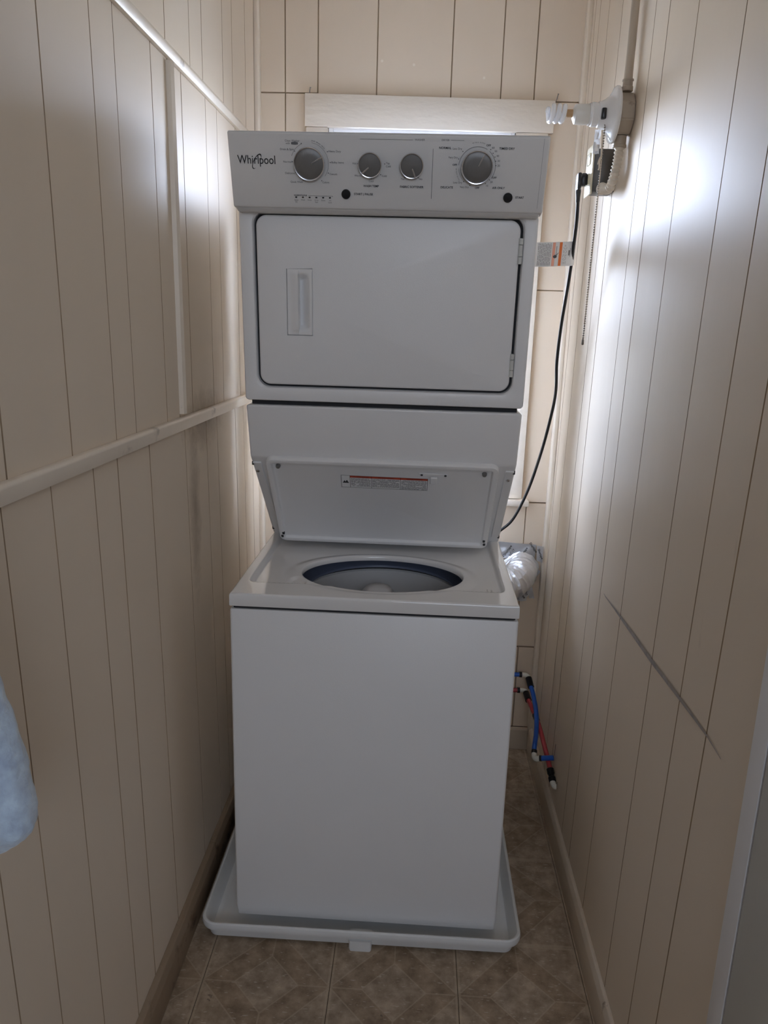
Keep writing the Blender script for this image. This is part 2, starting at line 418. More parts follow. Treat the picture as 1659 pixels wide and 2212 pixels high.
# left wall: three tiers of boards separated by two rails
side_planks(XL, 1, [-1.29, -1.13, -0.94, -0.76, -0.56, -0.46, -0.19, 0.0136, 0.192, 0.2974, 0.5005, 0.6097, 0.775, 0.90, 0.94], 2.150, TOP, wall_left, 0, 2.5, 0.0002)
side_planks(XL, 1, [-1.29, -1.12, -0.93, -0.757, -0.556, -0.3705, -0.2685, -0.0765, 0.0205], 1.360, 2.145, wall_left, -0.02, 1.75, 0.0002)
side_planks(XL, 1, [0.0205, 0.1208, 0.3195, 0.4279, 0.634, 0.735, 0.86, 0.94], 1.356, 2.145, wall_left, -0.015, 1.75, 0.0002)
side_planks(XL, 1, [-1.28, -1.06, -0.88, -0.769, -0.6257, -0.4705, -0.3632, -0.19, 0.056, 0.243, 0.352, 0.567, 0.675, 0.795, 0.94], 0.0, 1.355, wall_left, -0.04, 1.25, 0.0002)
# right wall: full height boards
side_planks(XR, -1, [-0.7705, -0.648, -0.52, -0.352, -0.1045, 0.0901, 0.2038, 0.4401, 0.5436, 0.7135, 0.8417, 0.9152, 0.96], 0.0, TOP, wall_right, -0.055, 1.61, 0.0002)
# back wall: above the window, beside it and below it
def back_planks(xs, z0, z1):
    for a, b in zip(xs, xs[1:]):
        d = random.uniform(-0.0006, 0.0006)
        plank([(a, YB + d, z0), (b, YB + d, z0), (b, YB + d, z1), (a, YB + d, z1)], (0, -1, 0), wall_back, M['paint_back'], 0.0018, 0.0003, 'joint_back')
back_planks([XL - 0.004, -0.315, -0.2095], 2.3120, TOP)
back_planks([-0.2095, -0.02, 0.218, 0.377, 0.483, XR + 0.004], 2.2988, TOP)
for x, z in ((0.0972, 2.3985), (0.3215, 2.3640), (-0.0045, 2.4080)):
    bm = bmesh.new(); bmesh.ops.create_circle(bm, cap_ends=True, segments=14, radius=0.0042)
    bmesh.ops.transform(bm, matrix=Matrix.Translation((x, YB - 0.0012, z)) @ Matrix.Rotation(math.pi / 2, 4, 'X'), verts=bm.verts[:])
    obj('filled_nail_hole', bm, M['trim'], wall_back)
back_planks([XL - 0.004, -0.315, -0.245], 1.30, 2.3118)
back_planks([XL - 0.004, -0.315, -0.245], 0.985, 1.298)
back_planks([0.536, XR + 0.004], 1.7213, 2.2986)
back_planks([0.536, XR + 0.004], 0.9865, 1.7212)
back_planks([XL - 0.004, -0.33, -0.20, -0.02, 0.18, 0.37, 0.4575, 0.557, XR + 0.004], 0.4265, 0.985)
back_planks([XL - 0.004, -0.25, 0.02, 0.25, 0.44, 0.567, XR + 0.004], 0.09, 0.425)

# scuff along the right wall
bm = bmesh.new()
sc_pts = [(0.085, .9495, .0010), (0.0656, .9480, .0020), (-0.02, .9500, .003), (-0.1101, .9515, .0055), (-0.20, .9530, .007), (-0.322, .9535, .0065), (-0.41, .957, .006),
          (-0.4989, .9600, .005), (-0.56, .9615, .004), (-0.6205, .9625, .0025), (-0.6804, .958, .001)]
prev = None
for y, z, w in sc_pts:
    w *= 1.55
    a, b = bm.verts.new((XR - 0.0022, y, z - w / 2)), bm.verts.new((XR - 0.0022, y, z + w / 2))
    if prev: bm.faces.new((prev[0], a, b, prev[1]))
    prev = (a, b)
sc = obj('scuff_mark', bm, M['scuff'], wall_right); sc['label'] = 'grey scuff line across the boards'

for q in (((.470, .2900), (.476, .2890), (.4775, .2480), (.4735, .2450)), ((.398, .1990), (.402, .1985), (.4040, .1820), (.4010, .1815))):
    bm = bmesh.new(); bm.faces.new([bm.verts.new((XR - 0.0021, y, z)) for y, z in q]); obj('board_split', bm, M['dark'], wall_right)
# floor with sheet-vinyl squares
floor = struct(obj('floor', box((-1.75, -4.02, -0.10), (2.05, YB + 0.07, -0.004)), M['gap'], flat=True))
xs_c = [-0.4865 + TX * i for i in range(-1, 6)]; ys_c = [-0.224 + TY * i for i in range(-4, 5)]
for cx_ in xs_c:
    for cy_ in ys_c:
        x0, x1 = cx_ - TX / 2 + 0.0007, cx_ + TX / 2 - 0.0007; y0, y1 = cy_ - TY / 2 + 0.0004, cy_ + TY / 2 - 0.0004
        if y1 > -0.9: x0, x1 = max(x0, XL - 0.01), min(x1, XR + 0.01)
        y1 = min(y1, YB + 0.01)
        if x1 - x0 < 0.01 or y1 - y0 < 0.01: continue
        t = obj('floor_tile', box((x0 - cx_, y0 - cy_, -0.004), (x1 - cx_, y1 - cy_, 0.0), 0.0006, 1), M['tile'], floor, flat=True)
        t.location = (cx_, cy_, 0)

# rails, batten, corner strips, baseboards
def strip(name, prof, a, b, m, bev=0.0):
    """prof: list of 3d offsets forming the section, swept from a to b"""
    bm = bmesh.new()
    loops(bm, [[Vector(a) + Vector(p) for p in prof], [Vector(b) + Vector(p) for p in prof]], True, True, True)
    if bev: bmesh.ops.bevel(bm, geom=bm.edges[:], offset=bev, segments=2, affect='EDGES', profile=0.5)
    return struct(obj(name, bm, m))
strip('trim_1', [(0, 0, -0.019), (0.013, 0, -0.019), (0.017, 0, 0.006), (0.012, 0, 0.011), (0, 0, 0.011)], (XL, -1.29, 1.367), (XL, YB, 1.352), M['trim'], 0.002)
strip('trim_2', [(0, 0, -0.013), (0.010, 0, -0.013), (0.014, 0, 0.004), (0.009, 0, 0.012), (0, 0, 0.022)], (XL, -1.29, 2.132), (XL, 0.86, 2.151), M['trim'], 0.0015)
strip('trim_3', [(0, -0.013, 0), (0.010, -0.011, 0), (0.014, 0, 0), (0.010, 0.011, 0), (0, 0.013, 0)], (XL, 0.032, 1.376), (XL, 0.024, 2.126), M['trim'])
strip('trim_4', [(0, 0, 0), (0.017, 0, 0), (0.017, -0.022, 0), (0.012, -0.026, 0), (0, -0.026, 0)], (XL, YB, 0.09), (XL, YB, TOP), M['trim'], 0.0015)
strip('trim_5', [(0, 0, 0), (-0.017, 0, 0), (-0.017, -0.022, 0), (-0.012, -0.026, 0), (0, -0.026, 0)], (XR, YB, 0.09), (XR, YB, TOP), M['trim'], 0.0015)
strip('baseboard_left', [(0, 0, 0), (0.020, 0, 0), (0.020, 0, 0.075), (0.014, 0, 0.098), (0, 0, 0.104)], (XL, -1.29, 0), (XL, YB, 0), M['base'], 0.0015)
strip('baseboard_right', [(0, 0, 0), (-0.0155, 0, 0), (-0.0155, 0, 0.082), (-0.009, 0, 0.098), (0, 0, 0.100)], (XR, -0.765, 0), (XR, YB, 0), M['base_r'], 0.0015)
strip('baseboard_back', [(0, 0, 0), (0, -0.014, 0), (0, -0.014, 0.082), (0, -0.009, 0.09), (0, 0, 0.09)], (XL + 0.02, YB, 0), (XR - 0.016, YB, 0), M['base_r'], 0.0015)
strip('trim_6', [(0.02, 0.023, 0), (-0.004, 0.023, 0), (-0.006, 0.018, 0), (-0.006, -0.0215, 0), (0.02, -0.0215, 0)], (XR, -0.793, 0), (XR, -0.793, TOP), M['white_trim'], 0.001)
strip('trim_7', [(0.02, 0, 0), (-0.005, 0, 0), (-0.005, -0.14, 0), (0.02, -0.14, 0)], (XR, -0.8185, 0), (XR, -0.8185, TOP), M['grey_trim'], 0.0012)

# the window behind the machine
win = bpy.data.objects.new('window_1', None); COL.objects.link(win); win.location = (0.13, YB, 1.0); struct(win)
def wpart(name, bm, m, **k): return local(obj(name, bm, m, win, **k), win)
bm = box((-0.2490, YB - 0.020, 2.2100), (0.5500, YB - 0.0015, 2.3075), 0.002)
for v in bm.verts: v.co.z -= (v.co.x + 0.249) * (0.0125 if v.co.z > 2.26 else 0.0083)
wpart('head_casing', bm, M['casing'])
wpart('side_casing', box((-0.245, YB - 0.018, 1.002), (WX0 - 0.004, YB - 0.0015, 2.2085), 0.002), M['casing'])
wpart('side_casing', box((WX1 + 0.004, YB - 0.018, 1.002), (0.5352, YB - 0.0015, 2.2030), 0.002), M['casing'])
wpart('sill', box((-0.275, YB - 0.045, 0.979), (0.5600, YB + 0.10, 1.000), 0.004), M['casing'])
wpart('apron', box((-0.245, YB - 0.016, 0.905), (0.4600, YB - 0.0015, 0.978), 0.002), M['casing'])
bm = bmesh.new()
for lo, hi in (((WX0 - 0.003, YB - 0.001, 1.0), (WX0 + 0.012, YB + 0.067, WZ1)), ((WX1 - 0.012, YB - 0.001, 1.0), (WX1 + 0.003, YB + 0.067, WZ1)), ((WX0 + 0.012, YB - 0.001, WZ1 - 0.012), (WX1 - 0.012, YB + 0.067, WZ1 + 0.003))):
    add_box(bm, lo, hi, 0.001, 1)
wpart('jamb', bm, M['white_trim'])
def sash(z0, z1, y):
    bm = bmesh.new(); a, b = WX0 + 0.013, WX1 - 0.013; f = 0.028
    for lo, hi in (((a, y, z0), (a + f, y + 0.03, z1)), ((b - f, y, z0), (b, y + 0.03, z1)), ((a + f, y, z0), (b - f, y + 0.03, z0 + f)), ((a + f, y, z1 - f * 0.7), (b - f, y + 0.03, z1))):
        add_box(bm, lo, hi, 0.002, 1)
    s_ = wpart('sash', bm, M['casing'])
    p = obj('pane', box((a + f - 0.002, y + 0.013, z0 + f - 0.002), (b - f + 0.002, y + 0.017, z1 - f + 0.002)), M['glass'], s_, flat=True)
sash(1.001, 1.605, YB + 0.006); sash(1.572, 2.203, YB + 0.0365)
# daylight window of the room behind the camera
w2 = bpy.data.objects.new('window_2', None); COL.objects.link(w2); w2.location = (0.55, -3.9, 0.8); struct(w2)
bm = bmesh.new()
for lo, hi in (((-0.10, -3.899, 0.90), (-0.01, -3.87, 2.80)), ((1.11, -3.899, 0.90), (1.20, -3.87, 2.80)), ((-0.01, -3.899, 2.71), (1.11, -3.87, 2.80)), ((-0.01, -3.899, 0.90), (1.11, -3.87, 0.99))):
    add_box(bm, lo, hi, 0.003, 1)
local(obj('window_frame', bm, M['white_trim'], w2), w2)
struct(obj('terrain', box((-14, YB + 0.4, -0.7), (14, 24, -0.6)), M['outside'], flat=True))

# ------------------------------------------------------------------ drip pan
PX0, PX1, PY0, PY1 = -0.3700, 0.4745, -0.1140, 0.800
pan = thing('drip_pan', 'wide shallow white plastic drip pan on the vinyl floor under the washer and dryer', 'drip pan', ((PX0 + PX1) / 2, (PY0 + PY1) / 2, 0))
def pl(ins, z, r=0.045): return [(x, y, z) for x, y in rrect(PX0 + ins, PX1 - ins, PY0 + ins, PY1 - ins, max(r - ins, 0.006), 8)]
bm = bmesh.new()
loops(bm, [pl(.024, .008), pl(.020, .010), pl(.013, .040), pl(.004, .0405), pl(.001, .0425), pl(0, .047), pl(0, .054), pl(.0015, .0595), pl(.005, .062), pl(.0085, .0612), pl(.011, .058),
           pl(.021, .024), pl(.026, .018), pl(.034, .016)], True, True, True)
local(obj('tray', bm, M['pan'], pan), pan)
bm = bmesh.new()
for fx, fy in ((0.055, PY0 + 0.029),):
    a = rrect(fx - 0.030, fx + 0.030, fy - 0.024, fy + 0.02, 0.006, 3)
    loops(bm, [[(x * .94 + fx * .06, y * 1, 0.0) for x, y in a], [(x, y, 0.004) for x, y in a], [(x, y, 0.030) for x, y in a]], True, True, True)
local(obj('drain_boss', bm, M['pan'], pan), pan)
for fx, fy in ((-0.28, 0.0), (0.38, 0.0), (-0.28, 0.68), (0.38, 0.68)):
    local(obj('foot', box((fx - .02, fy - .02, 0.0), (fx + .02, fy + .02, 0.0085), 0.002, 1), M['pan'], pan), pan)

# ------------------------------------------------------------------ the stacked washer and dryer
BZ = 0.0165
W = 0.692
mach = thing('washer_dryer', 'tall white stacked washer and dryer with the washer lid open, standing in the drip pan', 'washer dryer', (-0.2823, -0.0593, BZ), -0.0068)
def B(bm_): 
    for v in bm_.verts: v.co.z -= BZ
    return bm_
DEP = 0.780
# washer cabinet
cab = bmesh.new()
a = rrect(0, W, 0.0, DEP, 0.007, 5)
def cl(i, z): return [(x + (i if x < W / 2 else -i), y + (i if y < DEP / 2 else -i), z) for x, y in a]
loops(cab, [cl(.010, .047), cl(.0045, .0472), cl(.0030, .0490), cl(.0008, .0700), cl(0, .0760), cl(0, .918), cl(.002, .9215), cl(.006, .9225), cl(.010, .9215), cl(.012, .915)], True, True, False)
obj('washer_cabinet', B(cab), M['enamel'], mach)
for fx, fy in ((.09, .13), (W - .09, .13), (.09, DEP - .09), (W - .09, DEP - .09)):
    bm = bmesh.new(); lathe(bm, [(.018, .0165), (.02, .019), (.02, .03), (.008, .031), (.008, .048)], (fx, fy, 0), (0, 0, 1), 14)
    obj('foot', B(bm), M['black'], mach)
bm = bmesh.new(); loops(bm, [cl(.007, .9222), cl(.007, .932), cl(.014, .932), cl(.014, .9222)], True)
obj('deck_gap', B(bm), M['dark'], mach)
# washer deck: a pressed top with a sunken field and an oval opening
OC, OA, OB = (0.3555, 0.2175), 0.2145, 0.1535
def sdr(u, v, u0, u1, v0, v1, r):
    qx = abs(u - (u0 + u1) / 2) - (u1 - u0) / 2 + r; qy = abs(v - (v0 + v1) / 2) - (v1 - v0) / 2 + r
    return math.hypot(max(qx, 0), max(qy, 0)) + min(max(qx, qy), 0) - r
def sst(a_, b_, x):
    t = min(1, max(0, (x - a_) / (b_ - a_))); return t * t * (3 - 2 * t)
def deck_h(u, v):
    z = 0.962
    d = sdr(u, v, .024, .668, .088, .80, .02)
    rec = 1 - sst(-.013, 0.0, d)
    rr = math.hypot((u - OC[0]) / OA, (v - OC[1]) / OB)
    rim = 1 - sst(1.04, 1.22, rr)
    z -= .0125 * rec * (1 - .45 * rim)
    z -= .0035 * rim * (1 - rec)
    dd = sdr(u, v, .118, .172, .100, .165, .018) + .25 * max(0, (u - .118) - (v - .10) * .8) * .5
    z -= .006 * (1 - sst(-.008, 0, dd)) * sst(1.03, 1.10, rr)
    return z
SEG, RAD = 320, 84
bm = bmesh.new(); ls = []
def rect_hit(th):
    c, s = math.cos(th), math.sin(th); best = 1e9
    for val, k in ((0.004 - OC[0], c), (W - 0.004 - OC[0], c), (0.004 - OC[1], s), (DEP - 0.004 - OC[1], s)):
        if abs(k) > 1e-9 and val / k > 0: best = min(best, val / k)
    return best
angs = []
corner = [math.atan2(y - OC[1], x - OC[0]) for x in (.004, W - .004) for y in (.004, DEP - .004)]
for k in range(SEG):
    angs.append(2 * math.pi * k / SEG - math.pi)
for c_ in corner:
    j = min(range(SEG), key=lambda q: abs(angs[q] - c_)); angs[j] = c_
def ell(s_, z): return [(OC[0] + OA * s_ * math.cos(t), OC[1] + OB * s_ * math.sin(t), z if not callable(z) else z(t)) for t in [math.atan2(math.sin(q) * OA, math.cos(q) * OB) for q in angs]]
zt = lambda dz: (lambda t: deck_h(OC[0] + OA * 1.02 * math.cos(t), OC[1] + OB * 1.02 * math.sin(t)) - dz)
ls += [ell(.990, zt(.014)), ell(.985, zt(.011)), ell(.988, zt(.006)), ell(.995, zt(.0022))]
for k in range(RAD + 1):
    f = k / RAD; row = []
    for q in angs:
        t = math.atan2(math.sin(q) * OA, math.cos(q) * OB)
        e0 = Vector((OC[0] + OA * 1.008 * math.cos(t), OC[1] + OB * 1.008 * math.sin(t))); h = rect_hit(q)
        p1 = Vector((OC[0] + h * math.cos(q), OC[1] + h * math.sin(q)))
        p = e0.lerp(p1, f); row.append((p.x, p.y, deck_h(p.x, p.y)))
    ls.append(row)
def outset(d, z):
    out = []
    for q in angs:
        h = rect_hit(q); x, y = OC[0] + h * math.cos(q), OC[1] + h * math.sin(q)
        out.append((min(max((x - W / 2) * (1 + d / (W / 2)) + W / 2, -.0005), W + .0005) if d else x, (y - DEP / 2) * (1 + d / (DEP / 2)) + DEP / 2 if d else y, z))
    return out
ls += [outset(.0022, .9610), outset(.0037, .9580), outset(.0042, .9540), outset(.0042, .9320), outset(.0032, .9295), outset(.0005, .9290)]
loops(bm, ls)
obj('washer_deck', B(bm), M['gloss'], mach, angle=0.9)
# tub, basket, agitator inside the opening
TC = (0.3455, 0.365)
TC = (0.350, 0.345)
bm = bmesh.new(); lathe(bm, [(.285, .930), (.268, .905), (.246, .882)], (TC[0], TC[1], 0), (0, 0, 1), 72, False, False)
obj('tub_seal', B(bm), M['tubblue'], mach)
bm = bmesh.new(); lathe(bm, [(.246, .882), (.236, .875), (.222, .871), (.213, .866), (.211, .861), (.216, .858)], (TC[0], TC[1], 0), (0, 0, 1), 72, False, False)
obj('tub_ring', B(bm), M['tubgrey'], mach)
bm = bmesh.new(); lathe(bm, [(.216, .858), (.232, .856), (.232, .849)], (TC[0], TC[1], 0), (0, 0, 1), 72, False, False)
obj('tub_gap', B(bm), M['dark'], mach)
bm = bmesh.new(); lathe(bm, [(.232, .849), (.226, .845), (.225, .837), (.223, .56), (.215, .535), (.10, .525), (.0, .525)], (TC[0], TC[1], 0), (0, 0, 1), 72, False, False)
obj('basket', B(bm), M['basket'], mach)
bm = bmesh.new(); lathe(bm, [(.11, .526), (.085, .56), (.055, .62), (.044, .72), (.043, .842), (.046, .849), (.044, .860), (.036, .870), (.020, .876), (.0, .877)], (TC[0] - .012, TC[1], 0), (0, 0, 1), 40, True, False)
obj('agitator', B(bm), M['agit'], mach)
# print on the deck at the right
bm = text_mesh([(s_, .007, None, Matrix.Translation((.622 + dx, .125 + dy, .9502 - BZ)) @ Matrix.Rotation(math.pi / 2, 4, 'Z'), .0) for s_, dx, dy in (('Bleach', .014, .004), ('1 cup max', .004, .001))])
obj('deck_print', bm, M['ink_soft'], mach)

# back support hood under the dryer
HA, HB, HC = (.2000, 1.391), (.2387, 1.252), (.5442, .965)
prof = [HA, HB, HC, (.560, .9515), (.770, .9515), (.770, 1.391)]
def extrude(prof_, u0, u1, bev, seg=3):
    bm_ = bmesh.new(); loops(bm_, [[(u0, v, w) for v, w in prof_], [(u1, v, w) for v, w in prof_]], True, True, True)
    bmesh.ops.bevel(bm_, geom=bm_.edges[:], offset=bev, segments=seg, affect='EDGES', profile=0.5)
    return bm_
obj('support_hood', B(extrude(prof, .001, W - .001, .006)), M['enamel'], mach)
HF = Frame(HB, HC)
for u, w in ((.0115, 1.2092), (W - .0155, 1.2085)):
    bm = bmesh.new(); p = HF(u, w, 0.0040); lathe(bm, [(.0055, 0), (.0055, .0012), (.004, .0025), (.0, .0028)], p, HF.n, 16, False, False)
    obj('screw', bm, M['chrome'], mach)
for u in (.004, W - .004):
    for w in (1.232, .985):
        obj('hood_clip', box(HF(u, w, .001) - Vector((.003, .003, .005)), HF(u, w, .001) + Vector((.003, .003, .005)), .001, 1), M['black'], mach)
# raised side flanges of the hood beside the lid
for s0, s1 in ((.004, .026), (W - .026, W - .004)):
    bm = bmesh.new(); f = [(s0, 1.236), (s1, 1.236), (s1, .985), (s0, .985)]
    loops(bm, [[HF(u, w, 0) for u, w in f], [HF(u, w, .004) for u, w in f]], True, False, True)
    bmesh.ops.bevel(bm, geom=bm.edges[:], offset=.0012, segments=1, affect='EDGES')
    obj('hood_flange', bm, M['enamel'], mach)
# washer lid, open and leaning back
LF = Frame((.2260, 1.247), (.4460, .9650))
def LW(d): return d * .787                 # distance along the lid -> change of w
lu0, lu1, lw0, lw1 = .0410, .6470, .9660, 1.2470
Lh = (lw1 - lw0) / .787
def lidloop(ins, off, r=.020): return [LF(u, lw0 + LW(s), off) for u, s in rrect(lu0 + ins, lu1 - ins, ins, Lh - ins, max(r - ins, .004), 6)]
bm = bmesh.new()
loops(bm, [lidloop(.010, -.020), lidloop(.002, -.019), lidloop(0, -.016), lidloop(0, -.003), lidloop(.0015, -.0008), lidloop(.005, .0), lidloop(.012, .0), lidloop(.0145, -.001), lidloop(.018, -.008), lidloop(.022, -.009)], True, True, True)
lid = obj('washer_lid', bm, M['enamel'], mach)
for u, w in ((.0720, 1.2235), (.6115, 1.2215)):
    bm = bmesh.new(); p = LF(u, w, -.0095); lathe(bm, [(.0065, 0), (.0060, .006), (.0045, .009), (0, .010)], p, LF.n, 14, False, False)
    obj('bumper', bm, M['knob'], lid)
bm = bmesh.new(); q = LF.mtx(.4800, 1.2120, -.0088)
add_box(bm, (-.037, -.006, 0), (.037, .005, .0022), .0008, 1)
bmesh.ops.transform(bm, matrix=q, verts=bm.verts[:])
obj('strike_plate', bm, M['enamel'], lid)
bm = bmesh.new(); add_box(bm, (-.009, -.024, 0), (.009, .0, .006), .0015, 1); bmesh.ops.transform(bm, matrix=LF.mtx(.4810, 1.2060, -.0086), verts=bm.verts[:])
obj('strike_tab', bm, M['label'], lid)
for u in (.449, .511):
    bm = bmesh.new(); lathe(bm, [(.0032, 0), (.0032, .0012), (0, .0018)], LF(u, 1.2120, -.0066), LF.n, 12, False, False)
    obj('screw', bm, M['iron'], lid)
for u, w in ((.049, .985), (.0535, .996), (.638, .984), (.636, .996)):
    bm = box((-.0035, -.005, -.006), (.0035, .005, .005), .001, 1); bmesh.ops.transform(bm, matrix=LF.mtx(u, w, -.003), verts=bm.verts[:])
    obj('hinge_screw', bm, M['black'], lid)
# warning sticker under the lid
LM = LF.mtx(.3505, 1.1810, -.0084, -.010)
lab = bmesh.new(); add_box(lab, (-.1155, -.0245, 0), (.1155, .0245, .0006)); bmesh.ops.transform(lab, matrix=LM, verts=lab.verts[:])
lab_o = obj('warning_label', lab, M['label'], lid, flat=True)
pr = bmesh.new(); blk = bmesh.new(); gr = bmesh.new()
quad(pr, LM, -.0910, .1145, .0160, .0236, .0009)
for x in (-.1150, -.0918, -.0345, .0425, .1143): quad(blk, LM, x, x + .0010, -.0243, .0243, .0010)
for y in (-.0243, .0236): quad(blk, LM, -.1150, .1150, y, y + .0009, .0010)
for k in range(9):                          # mountain-like pictogram
    x = -.1110 + k * .0018; h = (.003, .006, .010, .007, .005, .010, .011, .006, .003)[k]; quad(blk, LM, x, x + .0019, -.006, -.006 + h, .0010)
rl = random.Random(4)
for x0, x1, rows in ((-.0890, -.0370, 8), (-.0320, .0400, 8), (.0455, .1125, 9)):
    for k in range(rows):
        y = .0125 - k * .0042; x = x0
        while x < x1 - .002:
            w_ = min(rl.uniform(.003, .010), x1 - x)
            if rl.random() > .08: quad(gr, LM, x, x + w_, y - .0010, y + .0010, .0010)
            x += w_ + .0011
        if rl.random() < .4: pass
obj('label_header', pr, M['red'], lab_o); obj('label_border', blk, M['ink_black'], lab_o); obj('label_text', gr, M['ink_soft'], lab_o)
bm = text_mesh([('WARNING', .0062, .042, LM @ Matrix.Translation((x, .0198, .0012)), .0) for x in (-.063, .004, .079)])
obj('label_title', bm, M['ink_black'], lab_o)['kind'] = 'stuff'

# dryer body and its front frame
DA, DB = (.1575, 1.843), (.1965, 1.402)
DF = Frame(DA, DB)
prof = [(DA[0] + .022, 1.842), (DB[0] + .022, 1.405), (.765, 1.405), (.765, 1.905), (.20, 1.905)]
obj('dryer_cabinet', B(extrude(prof, .001, W - .001, .003, 2)), M['enamel'], mach)
du0, du1, dw0, dw1 = .0405, .6525, 1.4440, 1.8340
hole = lambda ins, off: [DF(u, w, off) for u, w in rrect(du0 - .007 + ins, du1 + .007 - ins, dw0 - .007 + ins, dw1 + .007 - ins, .030, 8)]
hc = ((du0 + du1) / 2, (dw0 + dw1) / 2)
def outer(off, ins, r=.010):
    # outer rounded rectangle sampled in the same order as the hole
    return [DF(u, w, off) for u, w in rrect(ins, W - ins, 1.402 + ins, 1.8455 - min(ins, .002), max(r - ins, .003), 8)]
bm = bmesh.new()
loops(bm, [outer(-.024, 0), outer(-.010, 0), outer(-.003, .001), outer(-.0007, .003), outer(0, .007), hole(-.007, .0), hole(-.003, -.0012), hole(-.0005, -.005), hole(0, -.0215)])
obj('dryer_front', bm, M['enamel'], mach)
bm = bmesh.new(); loops(bm, [hole(-.002, -.0205)], True, False, True); obj('door_cavity', bm, M['dark'], mach)
# the dryer door with a hole for the recessed handle
hu0, hu1, hw0, hw1 = .1095, .1725, 1.5632, 1.7188
dloop = lambda ins, off, r=.025: [DF(u, w, off) for u, w in rrect(du0 + ins, du1 - ins, dw0 + ins, dw1 - ins, max(r - ins, .004), 12)]
N = 4 * 13
def hole_match():
    cx_, cy_ = (hu0 + hu1) / 2, (hw0 + hw1) / 2; out = []
    for u, w in rrect(du0 + .005, du1 - .005, dw0 + .005, dw1 - .005, .02, 12):
        d = Vector((u - cx_, w - cy_)); k = min((hu1 - hu0) / 2 / abs(d.x) if d.x else 9, (hw1 - hw0) / 2 / abs(d.y) if d.y else 9)
        out.append([cx_ + d.x * k, cy_ + d.y * k])
    for c_ in ((hu0, hw0), (hu1, hw0), (hu0, hw1), (hu1, hw1)):
        j = min(range(N), key=lambda q: (out[q][0] - c_[0]) ** 2 + (out[q][1] - c_[1]) ** 2); out[j] = list(c_)
    return out
hm = hole_match()
bm = bmesh.new()
loops(bm, [dloop(.003, -.018), dloop(0, -.014), dloop(0, -.0035), dloop(.001, -.0010), dloop(.0035, .0006), dloop(.005, .001), [DF(u, w, .001) for u, w in hm], [DF(u, w, -.004) for u, w in hm]])
door = obj('dryer_door', bm, M['enamel'], mach)
bm = bmesh.new(); nu, nw = 44, 60; rows = []
def handle_off(u, w):
    fu, fw = (u - hu0) / (hu1 - hu0), (w - hw0) / (hw1 - hw0)
    d = min(u - hu0, hu1 - u, w - hw0, hw1 - w)
    o = -.004 + .0062 * sst(0, .0022, d)
    sw = sst(1.572, 1.590, w) * (1 - sst(1.690, 1.710, w))
    if u < .1388: o += .0050 * sst(.118, .1388, u) * sst(1.566, 1.578, w) * (1 - sst(1.704, 1.716, w))
    else: o -= sw * .019 * (1 - sst(.1430, .1665, u)) ** 0.8 * sst(.1388, .1394, u)
    return o
us = sorted(set([hu0 + (hu1 - hu0) * k / nu for k in range(nu + 1)] + [.1388, .1394]))
loops(bm, [[DF(u, hw0 + (hw1 - hw0) * j / nw, handle_off(u, hw0 + (hw1 - hw0) * j / nw)) for u in us] for j in range(nw + 1)], False)
obj('door_handle', bm, M['enamel'], door)
for w0, w1 in ((1.7395, 1.7960), (1.4800, 1.5350)):
    bm = bmesh.new(); prev_w = w0
    for f0, f1 in ((0, .28), (.29, .74), (.75, 1)):
        a_, b_ = DF(.6545, w0 + (w1 - w0) * f0, -.0005), DF(.6545, w0 + (w1 - w0) * f1, -.0005)
        lathe(bm, [(.0040, 0), (.0052, .0006), (.0052, (b_ - a_).length - .0006), (.0040, (b_ - a_).length)], a_, (b_ - a_), 14)
    obj('hinge', bm, M['hinge'], door)
# dark slot between dryer and hood
obj('slot_filler', B(box((.012, .222, 1.388), (W - .012, .70, 1.407))), M['dark'], mach)

# console
PA, PB = (.0670, 1.989), (.1130, 1.849)
PF = Frame(PA, PB)
prof = [PA, PB, (.1165, 1.8435), (.155, 1.8420), (.205, 1.845), (.300, 1.900), (.300, 1.992), (.072, 1.9925)]
bm = extrude(prof, 0, W, .0045)
con = obj('control_panel', B(bm), M['panel'], mach)
bm = bmesh.new(); q = PF.mtx(0, 1.919, .0003); quad(bm, q, .6785, .6790, -.070, .070); obj('end_cap_seam', bm, M['ink_soft'], con)
bm = extrude([(.120, 1.8435), (.130, 1.8365), (.22, 1.838), (.22, 1.8445)], .006, W - .006, .0015, 1); obj('lower_lip', B(bm), M['panel'], con)
def knob(u, w, r, pu, pw, label=None):
    """a dial: chrome rim, brushed face, pointer line from its hub to its edge"""
    k = bpy.data.objects.new('dial', None); COL.objects.link(k); k.parent = mach; k.location = PF(u, w, 0)
    o0 = PF(u, w, 0); n = PF.n; z = lambda p: p - o0
    bm_ = bmesh.new(); lathe(bm_, [(r * .93, .0), (r * .98, .004), (r, .009), (r * .99, .0125), (r * .955, .0142), (r * .905, .0138), (r * .885, .0120)], (0, 0, 0), n, 48, False, False)
    obj('dial_rim', bm_, M['chrome'], k)
    bm_ = bmesh.new(); lathe(bm_, [(r * .89, .0121), (r * .86, .0128), (r * .5, .0136), (0, .0139)], (0, 0, 0), n, 48, False, False)
    obj('dial_face', bm_, M['knob'], k)
    a_, b_ = Vector((pu[0] - u, pu[1] - w)), Vector((pw[0] - u, pw[1] - w)); d = (b_ - a_); ang = math.atan2(d.y, d.x)
    bm_ = bmesh.new(); add_box(bm_, (0, -.0016, .0128), (d.length + .001, .0016, .0149), .0007, 1)
    R3 = PF.mtx(u, w, 0); R3.translation = (0, 0, 0)
    bmesh.ops.transform(bm_, matrix=R3 @ Matrix.Translation((a_.x, a_.y, 0)) @ Matrix.Rotation(ang, 4, 'Z'), verts=bm_.verts[:])
    obj('pointer', bm_, M['chrome'], k)
    return k
knob(.1772, 1.9318, .0345, (.1830, 1.9335), (.2055, 1.9455))
